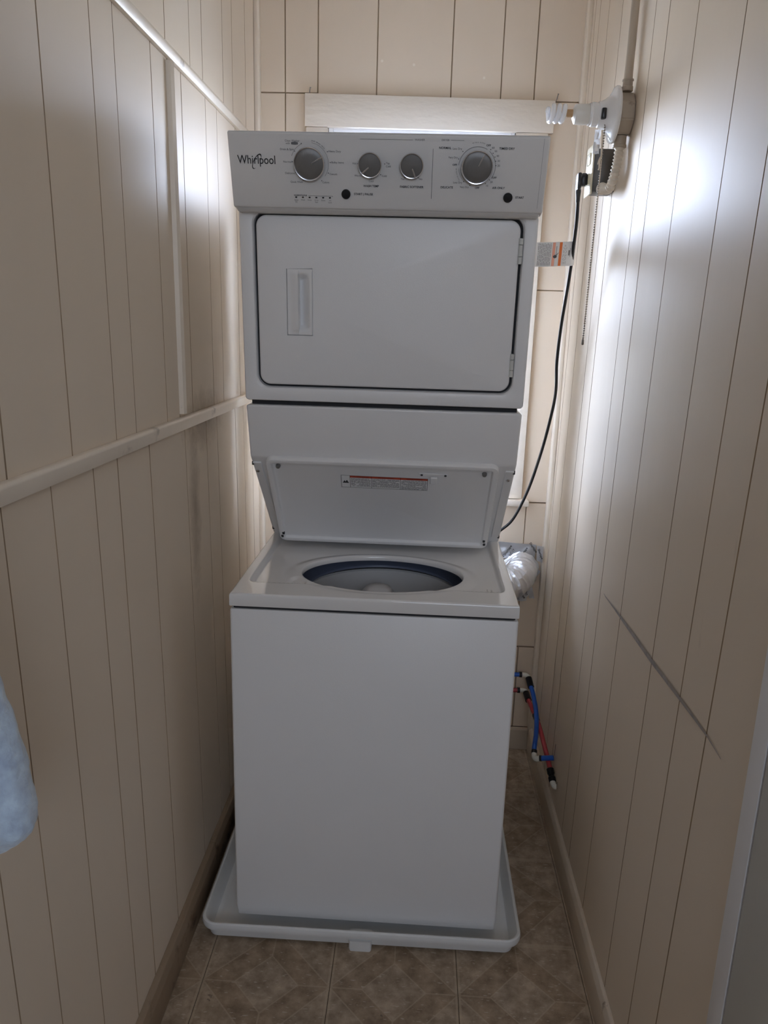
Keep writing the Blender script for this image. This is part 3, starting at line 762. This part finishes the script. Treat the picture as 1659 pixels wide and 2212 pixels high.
knob(.3094, 1.9318, .0262, (.3070, 1.9275), (.2925, 1.9150))
knob(.4002, 1.9318, .0260, (.4012, 1.9270), (.4080, 1.9095))
knob(.5406, 1.9312, .0345, (.5430, 1.9335), (.5550, 1.9570))
for u, w in ((.2556, 1.8738), (.6128, 1.8735)):
    bm = bmesh.new(); lathe(bm, [(.0102, 0), (.0100, .003), (.0085, .0042), (0, .0046)], PF(u, w, 0), PF.n, 28, False, False)
    obj('push_button', bm, M['black'], mach)
OFF = .0006
T = lambda s_, u, w, size=.0052, width=None, bold=0.0, rot=0.0: (s_, size, width, PF.mtx(u, w, OFF, rot), bold)
bm = text_mesh([T('Whirlpool', .0600, 1.9345, .0245, .0835, .00012)])
q = PF.mtx(.0608, 1.9335, OFF, math.radians(58))
def swoosh(bm_, a0, a1, ax_, bx_, w):
    prev_ = None; n_ = 40
    for k in range(n_ + 1):
        f = k / n_; t = math.radians(a0 + (a1 - a0) * f); ww = w * (0.35 + math.sin(math.pi * f) * .9)
        c_, s_ = math.cos(t), math.sin(t)
        pr_ = [bm_.verts.new(q @ Vector((ax_ * c_ * (1 + g), bx_ * s_ * (1 + g), 0.0001))) for g in (-ww, ww)]
        if prev_: bm_.faces.new((prev_[0], pr_[0], pr_[1], prev_[1]))
        prev_ = pr_
swoosh(bm, -70, 215, .0165, .0064, .085)
obj('logo_lettering', bm, M['ink_black'], con)
# bold captions
bm = text_mesh([T('WASH TEMP', .3113, 1.8906, .0062, .0345, .00010), T('FABRIC SOFTENER', .4010, 1.8905, .0062, .0515, .00010),
    T('START | PAUSE', .2945, 1.8738, .0062, .0420, .00010), T('START', .6385, 1.8742, .0062, .0185, .00010), T('NORMAL', .4703, 1.9655, .0062, .0262, .00010),
    T('DELICATE', .4777, 1.8912, .0062, .0270, .00010), T('AIR ONLY', .5906, 1.8920, .0062, .0275, .00010), T('TIMED DRY', .6017, 1.9662, .0062, .0330, .00010),
    T('OFF', .4927, 1.9343, .0056, .0095, .00009), T('OFF', .5440, 1.8912, .0056, .0095, .00009), T('OFF', .5796, 1.9113, .0056, .0095, .00009), T('OFF', .5622, 1.9715, .0056, .0095, .00009),
    T('WASH STATUS', .1535, 1.8695, .0040, .0295, .00008)])
obj('caption_lettering', bm, M['ink_black'], con)['kind'] = 'stuff'
small = [('Clean Washer', .1410, 1.9738, .032), ('with', .1310, 1.9690, .009), ('Drain & Spin', .1285, 1.9572, .0295), ('Normal', .1282, 1.9342, .0180), ('Delicates', .1330, 1.9125, .0215),
    ('Quick Wash', .1465, 1.8955, .0270), ('Heavy Duty', .2327, 1.9549, .0270), ('Bulky Items', .2385, 1.9340, .0270), ('Casuals', .2285, 1.9122, .0170), ('Colors', .2114, 1.8960, .0150),
    ('Hot', .2752, 1.9335, .0085), ('Warm', .2820, 1.9103, .0145), ('Cool', .3115, 1.9002, .0105), ('Cold', .3402, 1.9107, .0105), ('Tap', .3478, 1.9342, .0080), ('Cold', .3489, 1.9290, .0100),
    ('Less Dry', .4965, 1.9638, .0195), ('Very Dry', .4880, 1.9475, .0200), ('Less Dry', .5010, 1.9003, .0195), ('Very Dry', .5160, 1.8918, .0195), ('10', .5653, 1.8958, None), ('20', .5741, 1.9031, None),
    ('60', .5724, 1.9673, None), ('50', .5784, 1.9610, None), ('40', .5833, 1.9524, None), ('30', .5862, 1.9432, None), ('20', .5870, 1.9343, None), ('Yes', .3805, 1.9055, .0080), ('No', .4202, 1.9060, .0068),
    ('WASHER', .4157, 1.9795, .0215), ('DRYER', .4705, 1.9797, .0165)]
items = [T(s_, u, w, .0056, wd) for s_, u, w, wd in small]
for s_, u, w in (('Sense', .1440, 1.8603), ('Fill', .1438, 1.8563), ('Wash', .1588, 1.8606), ('Rinse', .1738, 1.8606), ('Drain', .1893, 1.8605), ('Spin', .1891, 1.8563), ('Done', .2043, 1.8604), ('Lid', .2198, 1.8605), ('Lock', .2196, 1.8563)):
    items.append(T(s_, u, w, .0040))
for k, ch in enumerate('deep water wash'):            # follows the dial
    a_ = math.radians(82 - k * 2.9); items.append(T(ch, .1772 + .0435 * math.cos(a_), 1.9318 + .0435 * math.sin(a_) * .99, .0042, None, 0, a_ - math.pi / 2))
for k, ch in enumerate('wrinkle shield'):
    a_ = math.radians(105 - k * 2.4); items.append(T(ch, .5406 + .0455 * math.cos(a_), 1.9312 + .0455 * math.sin(a_), .0036, None, 0, a_ - math.pi / 2))
for k, ch in enumerate('wrinkle shield'):
    a_ = math.radians(186 + k * 2.2); items.append(T(ch, .5406 + .0448 * math.cos(a_), 1.9312 + .0448 * math.sin(a_), .0034, None, 0, a_ + math.pi / 2))
obj('dial_lettering', text_mesh(items), M['ink'], con)['kind'] = 'stuff'
bm = bmesh.new(); Q = PF.mtx(0, 1.989, OFF)
def bar(u0, u1, w, t=.0006): quad(bm, PF.mtx(0, w, OFF), u0, u1, -t / 2, t / 2)
bar(.2876, .4010, 1.9790); bar(.4815, .5100, 1.9797); bar(.1711, .2259, 1.8692)
quad(bm, PF.mtx(.2257, 1.8680, OFF), -.0003, .0003, -.0008, .0012)
quad(bm, PF.mtx(.4447, 1.9160, OFF), -.0004, .0004, -.0505, .0500)
for u, w in ((.1603, 1.9689), (.1452, 1.9543), (.1392, 1.9342), (.1457, 1.9137), (.1609, 1.8988), (.2166, 1.9544), (.2224, 1.9342), (.2174, 1.9139), (.2023, 1.8989), (.2824, 1.9330), (.2911, 1.9131), (.3113, 1.9047), (.3324, 1.9128), (.3410, 1.9334),
             (.5083, 1.9595), (.5002, 1.9454), (.5136, 1.9028), (.5279, 1.8957), (.5613, 1.9000), (.5696, 1.9071), (.5673, 1.9639), (.5729, 1.9572), (.5774, 1.9502), (.5799, 1.9425), (.5809, 1.9342), (.3856, 1.9083), (.4146, 1.9082)):
    vs_ = [bm.verts.new(PF.mtx(u, w, OFF) @ Vector((.0011 * math.cos(k * math.pi / 4), .0011 * math.sin(k * math.pi / 4), 0))) for k in range(8)]; bm.faces.new(vs_)
m1, m4 = PF.mtx(.1772, 1.9318, OFF), PF.mtx(.5406, 1.9312, OFF)
ring(bm, m1, .0415, 112, 160, .0006); ring(bm, m1, .0410, -38, 82, .0005)
ring(bm, m4, .0395, 60, 176, .0008); ring(bm, m4, .0395, -36, 52, .0008); ring(bm, m4, .0395, 186, 232, .0005)
for u in (.1438, .1588, .1738, .1890, .2042, .2194):
    b2 = bmesh.new(); add_box(b2, (-.0021, -.0014, 0), (.0021, .0014, .0010), .0003, 1); bmesh.ops.transform(b2, matrix=PF.mtx(u, 1.8657, 0), verts=b2.verts[:]); obj('indicator_light', b2, M['black'], con)
# small badge after "with": a dark ribbed oval
for k in range(7): quad(bm, PF.mtx(.1385 + k * .0021, 1.9690, OFF), 0, .0017, -.0022 - .0007 * math.sin(k * .5), .0022 + .0009 * math.sin(k * .5))
obj('panel_marks', bm, M['ink'], con)['kind'] = 'stuff'

# ------------------------------------------------------------------ lamp holder on the right wall
lamp = thing('pull_chain_lamp', 'white porcelain pull chain lamp with a bare spiral bulb on the right wall', 'lamp', (0.642, 0.30, 2.107))
def lp(name, bm_, m, parent=lamp): 
    o = obj(name, bm_, m, parent)
    if parent is lamp: o.location = -Vector(lamp.location)
    return o
LY, LZ = 0.300, 2.107
# painted octagonal junction box
bm = bmesh.new(); oc = [(0.046 / math.cos(math.pi / 8) * math.cos(math.pi / 8 + k * math.pi / 4), 0.046 / math.cos(math.pi / 8) * math.sin(math.pi / 8 + k * math.pi / 4)) for k in range(8)]
loops(bm, [[(x, LY + a_, LZ + b_) for a_, b_ in oc] for x in (.6420, .607)], True, True, True); bmesh.ops.bevel(bm, geom=bm.edges[:], offset=.003, segments=2, affect='EDGES')
lp('junction_box', bm, M['boxpaint'])
bm = bmesh.new(); lathe(bm, [(.052, 0), (.063, .001), (.064, .005), (.061, .010), (.052, .014), (.042, .020), (.034, .030), (.030, .038), (.029, .044), (.0265, .0455), (.0275, .052), (.0275, .060), (.0255, .0615), (.0250, .066), (.016, .066)], (.607, LY, LZ), (-1, 0, 0), 48)
lp('socket', bm, M['porcelain'])
bm = bmesh.new(); add_box(bm, (.5655, LY - .0365, LZ - .017), (.5770, LY - .020, LZ + .008), .003, 2); 
lp('chain_slot', bm, M['black'])
bulb = bpy.data.objects.new('bulb', None); COL.objects.link(bulb); bulb.parent = lamp
def bp_(name, bm_, m): 
    o = obj(name, bm_, m, bulb); o.location = -Vector(lamp.location); return o
bm = bmesh.new(); lathe(bm, [(.0225, 0), (.0235, .003), (.0230, .031), (.0215, .0345), (.0150, .0375), (.0115, .0395)], (.5410, LY, LZ), (-1, 0, 0), 32); bp_('bulb_base', bm, M['bulbbase'])
bm = bmesh.new(); lathe(bm, [(.0090, 0), (.0090, .020), (.006, .024)], (.508, LY, LZ + .002), (-1, 0, 0), 20); bp_('bulb_neck', bm, M['amber'])
bm = bmesh.new(); hp = []
for k in range(0, 121):
    t = k / 120; a_ = t * 2 * math.pi * 3.4; r_ = .0175 * min(1, .25 + t * 8) * min(1, .12 + (1 - t) * 9)
    hp.append((.486 - t * .046, LY + r_ * math.cos(a_), LZ + .001 + r_ * math.sin(a_)))
tube(bm, hp, .0058, 10)
bp_('bulb_tube', bm, M['bulb'])
# pull chain of beads, twine, bell end
bm = bmesh.new(); cy_ = LY - .02
tube(bm, [(.5785, cy_, 2.086), (.5780, cy_, 2.02), (.5755, cy_, 1.80), (.5715, cy_, 1.566)], .0007, 5)
z = 2.086
while z > 1.572:
    f = (2.086 - z) / .52; add = bmesh.ops.create_icosphere(bm, subdivisions=1, radius=.0027); 
    for v in add['verts']: v.co += Vector((.5785 - .007 * f, cy_, z))
    z -= .0060
lp('pull_chain', bm, M['chain'])
bm = bmesh.new(); lathe(bm, [(.0014, 0), (.0030, -.003), (.0032, -.014), (.0018, -.016)], (.5715, cy_, 1.574), (0, 0, 1), 14); lp('chain_bell', bm, M['chain'])
bm = bmesh.new(); tube(bm, smooth_path([(.573, cy_ - .003, 2.068), (.574, cy_ - .004, 2.045), (.5745, cy_ - .004, 2.026), (.575, cy_ - .005, 2.010), (.5725, cy_ - .004, 1.995), (.573, cy_ - .003, 1.982), (.571, cy_ - .003, 1.978)]), .0018, 6)
tube(bm, smooth_path([(.575, cy_ - .005, 2.010), (.570, cy_ - .006, 2.000), (.568, cy_ - .005, 1.990)]), .0012, 6)
tube(bm, smooth_path([(.5770, cy_ - .003, 2.0), (.5760, cy_ - .003, 1.86), (.5735, cy_ - .003, 1.70), (.570, cy_ - .003, 1.612)]), .0009, 5)
lp('twine', bm, M['twine'])
# plastic wrap scrap behind the socket
bm = bmesh.new(); rows = []
for j in range(9):
    rows.append([(.566 + i * .0025 + .002 * noise.noise((i * .7, j * .6, 3)), .335 + .008 * noise.noise((i * .5, j * .5, 1)), 2.082 - j * .007 + .003 * noise.noise((i, j, 7))) for i in range(7)])
loops(bm, rows, False); 
o = lp('foil_scrap', bm, M['foil'])

cp = thing('conduit_pipe', 'straight painted conduit pipe running up the right wall from the lamp box', 'pipe', (.6265, .278, LZ + .05))
bm = bmesh.new(); tube(bm, [(.6245, .283, LZ + .072), (.6245, .283, TOP - .001)], .0098, 20); local(obj('pipe', bm, M['conduit'], cp), cp)
bm = bmesh.new(); lathe(bm, [(.0125, 0), (.0135, .001), (.0135, .010), (.0118, .011), (.0118, .022), (.0135, .023), (.0135, .026)], (.6240, .283, LZ + .0475), (0, 0, 1), 20); local(obj('connector', bm, M['boxpaint'], cp), cp)

fc = thing('flexible_conduit', 'short ribbed cream flexible conduit bending from the lamp box to the outlet box', 'conduit', (.617, .30, 2.04))
path = smooth_path([(.6225, .300, 2.034), (.6215, .300, 2.010), (.6195, .303, 1.990), (.6180, .312, 1.968), (.6165, .330, 1.950), (.6140, .352, 1.946), (.6110, .375, 1.9515), (.610, .3945, 1.955)], 14)
bm = bmesh.new(); tube(bm, path, lambda i: .0105 + .0017 * math.sin(i * 2 * math.pi / 5.2), 16); local(obj('conduit', bm, M['flex'], fc), fc)
bm = bmesh.new(); lathe(bm, [(.0140, 0), (.0150, .001), (.0150, .020), (.0165, .021), (.0165, .026), (.012, .0265)], (.6225, .300, 2.0600), (0, 0, -1), 20); local(obj('upper_connector', bm, M['boxpaint'], fc), fc)
bm = bmesh.new(); lathe(bm, [(.012, 0), (.0150, .001), (.0155, .006), (.0125, .0075)], (.610, .3990, 1.955), (0, -1, 0), 20); local(obj('lower_connector', bm, M['flex'], fc), fc)

# ------------------------------------------------------------------ outlet box and power cord
ob = thing('outlet_box', 'dull steel outlet box with ivory cover plate below the pull chain lamp', 'outlet', (.642, .435, 2.0))
def op(name, bm_, m, parent=None, **k):
    o = obj(name, bm_, m, parent or ob, **k)
    if parent is None: o.location = -Vector(ob.location)
    return o
op('steel_box', box((.5835, .400, 1.9480), (.6420, .466, 2.0530), .003), M['steel'])
op('knockout', lathe(bmesh.new(), [(.011, 0), (.011, .0008), (0, .001)], (.612, .400, 2.030), (0, -1, 0), 18, False, False), M['steel'])
pl_o = op('cover_plate', box((.5790, .393, 1.9420), (.5835, .472, 2.0640), .002), M['ivory'])
for z0 in (1.968, 2.018): op('receptacle', box((.5765, .417, z0), (.5792, .449, z0 + .028), .003), M['ivory'])
for z0 in (2.024, 2.034): op('slot', box((.5760, .424, z0), (.5766, .426, z0 + .007)), M['black'])
op('plate_screw', lathe(bmesh.new(), [(.003, 0), (.003, .001), (0, .0014)], (.579, .433, 2.005), (-1, 0, 0), 10, False, False), M['chrome'])

cord = thing('power_cord', 'black power cord with right-angle plug running from the outlet box down behind the machine', 'cord', (.563, .433, 1.98))
def cpart(name, bm_, m, **k): return local(obj(name, bm_, m, cord, **k), cord)
bm = box((.5585, .420, 1.966), (.5755, .446, 1.998), .005); add_box(bm, (.5495, .417, 1.955), (.5610, .449, 1.999), .005)
cpart('plug', bm, M['black'])
bm = bmesh.new(); lathe(bm, [(.0070, 0), (.0075, .008), (.0060, .022), (.0058, .030), (.0050, .034)], (.5560, .433, 1.960), (.05, .1, -1), 16); cpart('strain_relief', bm, M['black'])
cpts = [(.5562, .433, 1.958), (.5582, .437, 1.925), (.5620, .452, 1.885), (.5650, .478, 1.8354), (.5700, .535, 1.7401), (.5700, .598, 1.6111), (.5731, .64, 1.5008), (.5842, .68, 1.3988), (.5759, .71, 1.292), (.5594, .74, 1.1801), (.5325, .76, 1.065),
        (.4955, .785, .9616), (.4550, .80, .912), (.40, .803, .87), (.34, .803, .85)]
bm = bmesh.new(); tube(bm, smooth_path(cpts, 8), .0048, 12); cpart('cable', bm, M['black'])
# paper warning tag folded round the cord
CU = Vector((.5672, .500, 1.803))
tx = Vector((-1, -.10, -.055)).normalized(); tz = Vector((.06, -.30, 1)).normalized(); tz = (tz - tx * tz.dot(tx)).normalized(); tn = tx.cross(tz).normalized()
if tn.y > 0: tn = -tn
TM = Matrix(((-tx.x, tz.x, tn.x, CU.x), (-tx.y, tz.y, tn.y, CU.y), (-tx.z, tz.z, tn.z, CU.z), (0, 0, 0, 1)))
def curl(x): return .0062 * (1 - ((x + .0) / .012) ** 2) ** .5 if abs(x) < .0119 else 0
secs = [-.105, -.08, -.06, -.04, -.025, -.016, -.011, -.006, 0, .004, .007, .0085]
bm = bmesh.new(); loops(bm, [[TM @ Vector((x, s_ * .033, .0062 - (.012 * max(0, (x + .006) / .0145) ** 2) + .0012 * math.sin(x * 70))) for s_ in (-1, 1)] for x in secs], False)
tagp = cpart('warning_tag', bm, M['label'])
def tz_(x): return .0068 - (.012 * max(0, (x + .006) / .0145) ** 2) + .0012 * math.sin(x * 70)
def tq(bm_, x0, x1, y0, y1):
    vs_ = [bm_.verts.new(TM @ Vector((x, y, tz_(x)))) for x, y in ((x0, y0), (x1, y0), (x1, y1), (x0, y1))]; bm_.faces.new(vs_)
bm = bmesh.new(); tq(bm, -.0405, -.0325, -.032, .032); obj('orange_band', bm, M['orange'], tagp)
bm = bmesh.new(); tq(bm, -.0600, -.0520, -.032, .032); obj('salmon_band', bm, M['salmon'], tagp)
bm = bmesh.new(); rl = random.Random(2)
for k in range(9):
    x = -.0995 + k * .0042; y = -.030
    while y < .029:
        h = min(rl.uniform(.004, .014), .030 - y); tq(bm, x, x + .0014, y, y + h); y += h + .0014
for k in range(4):
    x = -.0290 + k * .0030; y = -.028
    while y < .02:
        h = rl.uniform(.003, .009); tq(bm, x, x + .0007, y, y + h); y += h + .003
tq(bm, -.0490, -.0475, -.008, .022)
tq(bm, -.014, -.010, -.004, .010); tq(bm, -.0095, -.0085, -.008, .016)
obj('tag_text', bm, M['ink_soft'], tagp)
bm = bmesh.new(); vs_ = [bm.verts.new(TM @ Vector((-.0515 + .0055 * math.cos(k * math.pi / 6), -.006 + .0045 * math.sin(k * math.pi / 6), .0078))) for k in range(12)]; bm.faces.new(vs_)
vs_ = [bm.verts.new(TM @ Vector(p)) for p in ((-.050, -.004, .0078), (-.049, -.0055, .0078), (-.042, .0035, .0078), (-.0425, .005, .0078))]; bm.faces.new(vs_)
obj('tag_pictogram', bm, M['ink'], tagp)

# ------------------------------------------------------------------ dryer vent duct with foil tape
duct = thing('vent_duct', 'crinkled foil dryer vent duct taped to the back wall behind the washer', 'duct', (.54, YB, .73))
def dp(name, bm_, m, **k): return local(obj(name, bm_, m, duct, **k), duct)
path = smooth_path([(.552, YB - .001, .735), (.550, .895, .732), (.540, .868, .722), (.520, .850, .708), (.490, .842, .700), (.44, .842, .70), (.36, .845, .70)], 10)
bm = bmesh.new(); tube(bm, path, lambda i: .056 + .0022 * math.sin(i * 2 * math.pi / 4.3) + (.010 * math.exp(-i / 5.0)), 40, False)
for v in bm.verts:
    d_ = noise.noise_vector(v.co * 42) * .0050 + noise.noise_vector(v.co * 95) * .0028; v.co += d_
    v.co.y = min(v.co.y, YB - .003)
dp('duct', bm, M['foil'], angle=0.5)
def sheet(name, corners, n_, amp, m, seed, textlist=()):
    A_, B_, C_, D_ = [Vector(c) for c in corners]; rows = []
    nrm = (B_ - A_).cross(D_ - A_).normalized()
    if nrm.y > 0: nrm = -nrm
    def P_(s_, t_, extra=0.0):
        p = A_.lerp(B_, s_).lerp(D_.lerp(C_, s_), t_)
        return p + nrm * (amp * abs(noise.noise((p.x * 28 + seed, p.z * 28, p.y * 20))) * 2 + extra)
    for j in range(n_ + 1): rows.append([P_(i / n_, j / n_) for i in range(n_ + 1)])
    bm_ = bmesh.new(); loops(bm_, rows, False); o = dp(name, bm_, m, angle=0.4)
    items_ = []
    ux = (B_ - A_).normalized(); 
    for s_, t_, ang, tx_, size in textlist:
        vy = nrm.cross(ux); p = P_(s_, t_, .0022)
        m4_ = Matrix(((ux.x, vy.x, nrm.x, p.x), (ux.y, vy.y, nrm.y, p.y), (ux.z, vy.z, nrm.z, p.z), (0, 0, 0, 1))) @ Matrix.Rotation(math.radians(ang), 4, 'Z')
        items_.append((tx_, size, None, m4_, .0002))
    if items_: obj('tape_lettering', text_mesh(items_), M['ink_black'], o)
    return o
sheet('foil_tape', [(.452, YB - .004, .838), (.603, YB - .004, .830), (.600, YB - .004, .775), (.452, YB - .004, .775)], 16, .0045, M['foil_flat'], 1,
      [(.10, .45, -45, 'Shurtape', .0125), (.17, .75, -45, 'DC 17', .011), (.33, .50, 62, 'Shurtape', .0125), (.43, .62, 62, 'DC 17', .011), (.72, .55, 62, 'Shurtape', .0120), (.62, .85, 50, 'DC 17', .011), (.93, .20, -50, 'Shurtape', .0125)])
sheet('foil_tape', [(.601, YB - .030, .834), (.6255, YB - .030, .832), (.6255, YB - .030, .770), (.604, YB - .030, .778)], 8, .002, M['foil_flat'], 4, [(.55, .5, -62, 'Shurtape', .0115)])
sheet('foil_tape', [(.588, YB - .012, .760), (.6245, YB - .020, .735), (.607, YB - .012, .702), (.592, YB - .006, .715)], 10, .006, M['foil_flat'], 9, [(.40, .40, -40, 'DC 17', .0105)])
sheet('foil_tape', [(.545, YB - .006, .690), (.592, YB - .010, .735), (.597, YB - .004, .640), (.572, YB - .004, .615)], 12, .006, M['foil_flat'], 13, [(.45, .35, 58, 'Shurtape', .0125), (.45, .72, 58, 'DC 17', .011)])
sheet('foil_tape', [(.500, YB - .005, .660), (.585, YB - .005, .655), (.582, YB - .004, .612), (.505, YB - .004, .606)], 12, .005, M['foil_flat'], 21, [(.70, .35, -42, 'Shurtape', .0125), (.55, .7, -42, 'DC 17', .011)])
sheet('foil_tape', [(.589, YB - .004, .700), (.605, YB - .005, .650), (.612, YB - .004, .622), (.592, YB - .003, .622)], 8, .003, M['foil_flat'], 27)

# ------------------------------------------------------------------ water pipes low on the right wall
def pipe_thing(name, label, loc): return thing(name, label, 'pipe', loc)
bpipe = pipe_thing('blue_water_pipe', 'blue plastic water pipe with white elbows and black crimp rings, low on the right wall', (.595, .66, .27))
def pp(o_, name, bm_, m): return local(obj(name, bm_, m, o_), o_)
PR = .0082
bm = bmesh.new(); tube(bm, [(.42, .873, .332), (.578, .873, .3365)], PR, 16); pp(bpipe, 'pipe', bm, M['bluepex'])
bm = bmesh.new(); tube(bm, smooth_path([(.575, .873, .3365), (.592, .872, .3365), (.601, .866, .334), (.603, .852, .329)], 5), .0088, 14); pp(bpipe, 'elbow', bm, M['fitting'])
bm = bmesh.new(); tube(bm, [(.570, .873, .3365), (.580, .873, .3365)], .0105, 16); pp(bpipe, 'crimp_ring', bm, M['crimp'])
bm = bmesh.new(); tube(bm, [(.6035, .856, .331), (.607, .815, .316)], .0118, 16); pp(bpipe, 'crimp_ring', bm, M['crimp'])
bm = bmesh.new(); tube(bm, smooth_path([(.606, .825, .320), (.6114, .78, .3030), (.6130, .70, .2720), (.6030, .62, .2465), (.5887, .555, .2345), (.5838, .528, .2240)], 8), PR, 16); pp(bpipe, 'pipe', bm, M['bluepex'])
bm = bmesh.new(); tube(bm, [(.5853, .533, .2265), (.5828, .522, .2210)], .0096, 16); pp(bpipe, 'crimp_ring', bm, M['crimp'])
bm = bmesh.new(); tube(bm, smooth_path([(.5835, .526, .2230), (.5830, .510, .2165), (.588, .500, .2170), (.599, .497, .2200)], 6), .0092, 14); pp(bpipe, 'elbow', bm, M['fitting'])
bm = bmesh.new(); tube(bm, [(.597, .497, .2210), (.604, .495, .2222)], .0098, 16); pp(bpipe, 'crimp_ring', bm, M['crimp'])
bm = bmesh.new(); tube(bm, [(.600, .496, .2215), (.6400, .484, .2330)], .0086, 16); pp(bpipe, 'pipe', bm, M['bluepex'])
rpipe = pipe_thing('red_water_pipe', 'red plastic water pipe with black couplings, crossing behind the blue pipe on the right wall', (.62, .62, .22))
bm = bmesh.new(); tube(bm, [(.42, .873, .268), (.576, .873, .2725)], PR, 16); pp(rpipe, 'pipe', bm, M['redpex'])
bm = bmesh.new(); tube(bm, smooth_path([(.573, .873, .2725), (.588, .872, .2735), (.597, .865, .2725), (.599, .852, .269)], 5), .0088, 14); pp(rpipe, 'elbow', bm, M['fitting'])
bm = bmesh.new(); tube(bm, [(.567, .873, .2722), (.577, .873, .2725)], .0105, 16); pp(rpipe, 'crimp_ring', bm, M['crimp'])
bm = bmesh.new(); tube(bm, [(.5985, .858, .270), (.602, .815, .262)], .0118, 16); pp(rpipe, 'crimp_ring', bm, M['crimp'])
rp = smooth_path([(.601, .825, .2635), (.6083, .76, .2580), (.6185, .66, .2470), (.6230, .53, .2270), (.6275, .455, .2055)], 8)
bm = bmesh.new(); tube(bm, rp, PR, 16); pp(rpipe, 'pipe', bm, M['redpex'])
bm = bmesh.new(); tube(bm, [(.6125, .722, .2540), (.6160, .690, .2505)], .0100, 16); pp(rpipe, 'crimp_ring', bm, M['crimp'])
bm = bmesh.new(); lathe(bm, [(.0100, 0), (.0118, .002), (.0118, .018), (.0098, .020), (.0098, .028), (.0118, .030), (.0115, .044), (.009, .046)], (.6270, .462, .2075), (.10, -.80, -.55), 18); pp(rpipe, 'coupling', bm, M['crimp'])
bm = bmesh.new(); tube(bm, smooth_path([(.6300, .432, .189), (.6320, .418, .180), (.6360, .410, .1765), (.6415, .408, .1765)], 6), .0090, 14); pp(rpipe, 'elbow', bm, M['fitting'])

# ------------------------------------------------------------------ fleece cloth hanging at the left, on its hook
hook = thing('wall_hook', 'small dark steel hook on the left wall holding the pale blue fleece', 'hook', (XL, -1.0, 1.63))
bm = bmesh.new(); tube(bm, smooth_path([(XL + .0005, -1.0, 1.640), (XL + .012, -1.0, 1.640), (XL + .030, -1.0, 1.630), (XL + .034, -1.0, 1.643), (XL + .033, -1.0, 1.652)], 5), .003, 8)
lathe(bm, [(.012, 0), (.012, .002), (.008, .004)], (XL + .0005, -1.0, 1.64), (1, 0, 0), 16); local(obj('hook', bm, M['iron'], hook), hook)
bm = bmesh.new(); rows = []
edge = [(1.628, -.385), (1.55, -.372), (1.40, -.344), (1.25, -.3150), (1.179, -.3014), (1.145, -.2913), (1.0988, -.2822), (1.0389, -.2750), (1.020, -.2762), (1.006, -.282), (.996, -.292), (.987, -.308), (.982, -.3206), (.980, -.335)]
zs = []
for (z0, x0), (z1, x1) in zip(edge, edge[1:]):
    n_ = max(2, int((z0 - z1) / .008))
    for k in range(n_): zs.append((z0 + (z1 - z0) * k / n_, x0 + (x1 - x0) * k / n_))
zs.append(edge[-1])
for z, xr in zs:
    xl = XL + .012 + max(0, (1.02 - z)) * .6; cxx = (xl + xr) / 2; hw = max((xr - xl) / 2, .004); row = []
    for k in range(64):
        a_ = 2 * math.pi * k / 64; c_, s_ = math.cos(a_), math.sin(a_)
        dpt = .020 + .028 * sst(1.6, 1.2, z); dpt *= .35 + .65 * sst(.979, 1.02, z)
        p = Vector((cxx + hw * c_, -1.0 + dpt * s_ * (1 + .30 * math.sin(c_ * 5.5 + 1.2)), z))
        p += noise.noise_vector(p * 60) * .0022 + noise.noise_vector(p * 150) * .0012
        p.x = max(p.x, XL + .004); row.append(p)
    rows.append(row)
loops(bm, rows, True, True, True)
tag(obj('fleece_cloth', bm, M['cloth']), 'pale blue fleece cloth hanging at the left edge beside the left wall', 'cloth')

# ------------------------------------------------------------------ nails on the window casing
for (x, z, lab_) in ((-.2333, 2.3090, 'small dark bent nail at the left end of the window head casing'), (.5530, 2.3020, 'small dark bent nail at the right end of the window head casing')):
    n_ = thing('nail', lab_, 'nail', (x, YB - .001, z), 0, 'nails over the window')
    bm = bmesh.new(); tube(bm, smooth_path([(0, 0, -.004), (0, -.014, -.002), (.001, -.020, .004), (.003, -.022, .013)], 4), .0011, 8)
    lathe(bm, [(.0011, 0), (.0024, .0002), (.0024, .001)], (.003, -.022, .013), (.1, -.05, 1), 8); obj('shank', bm, M['iron'], n_)
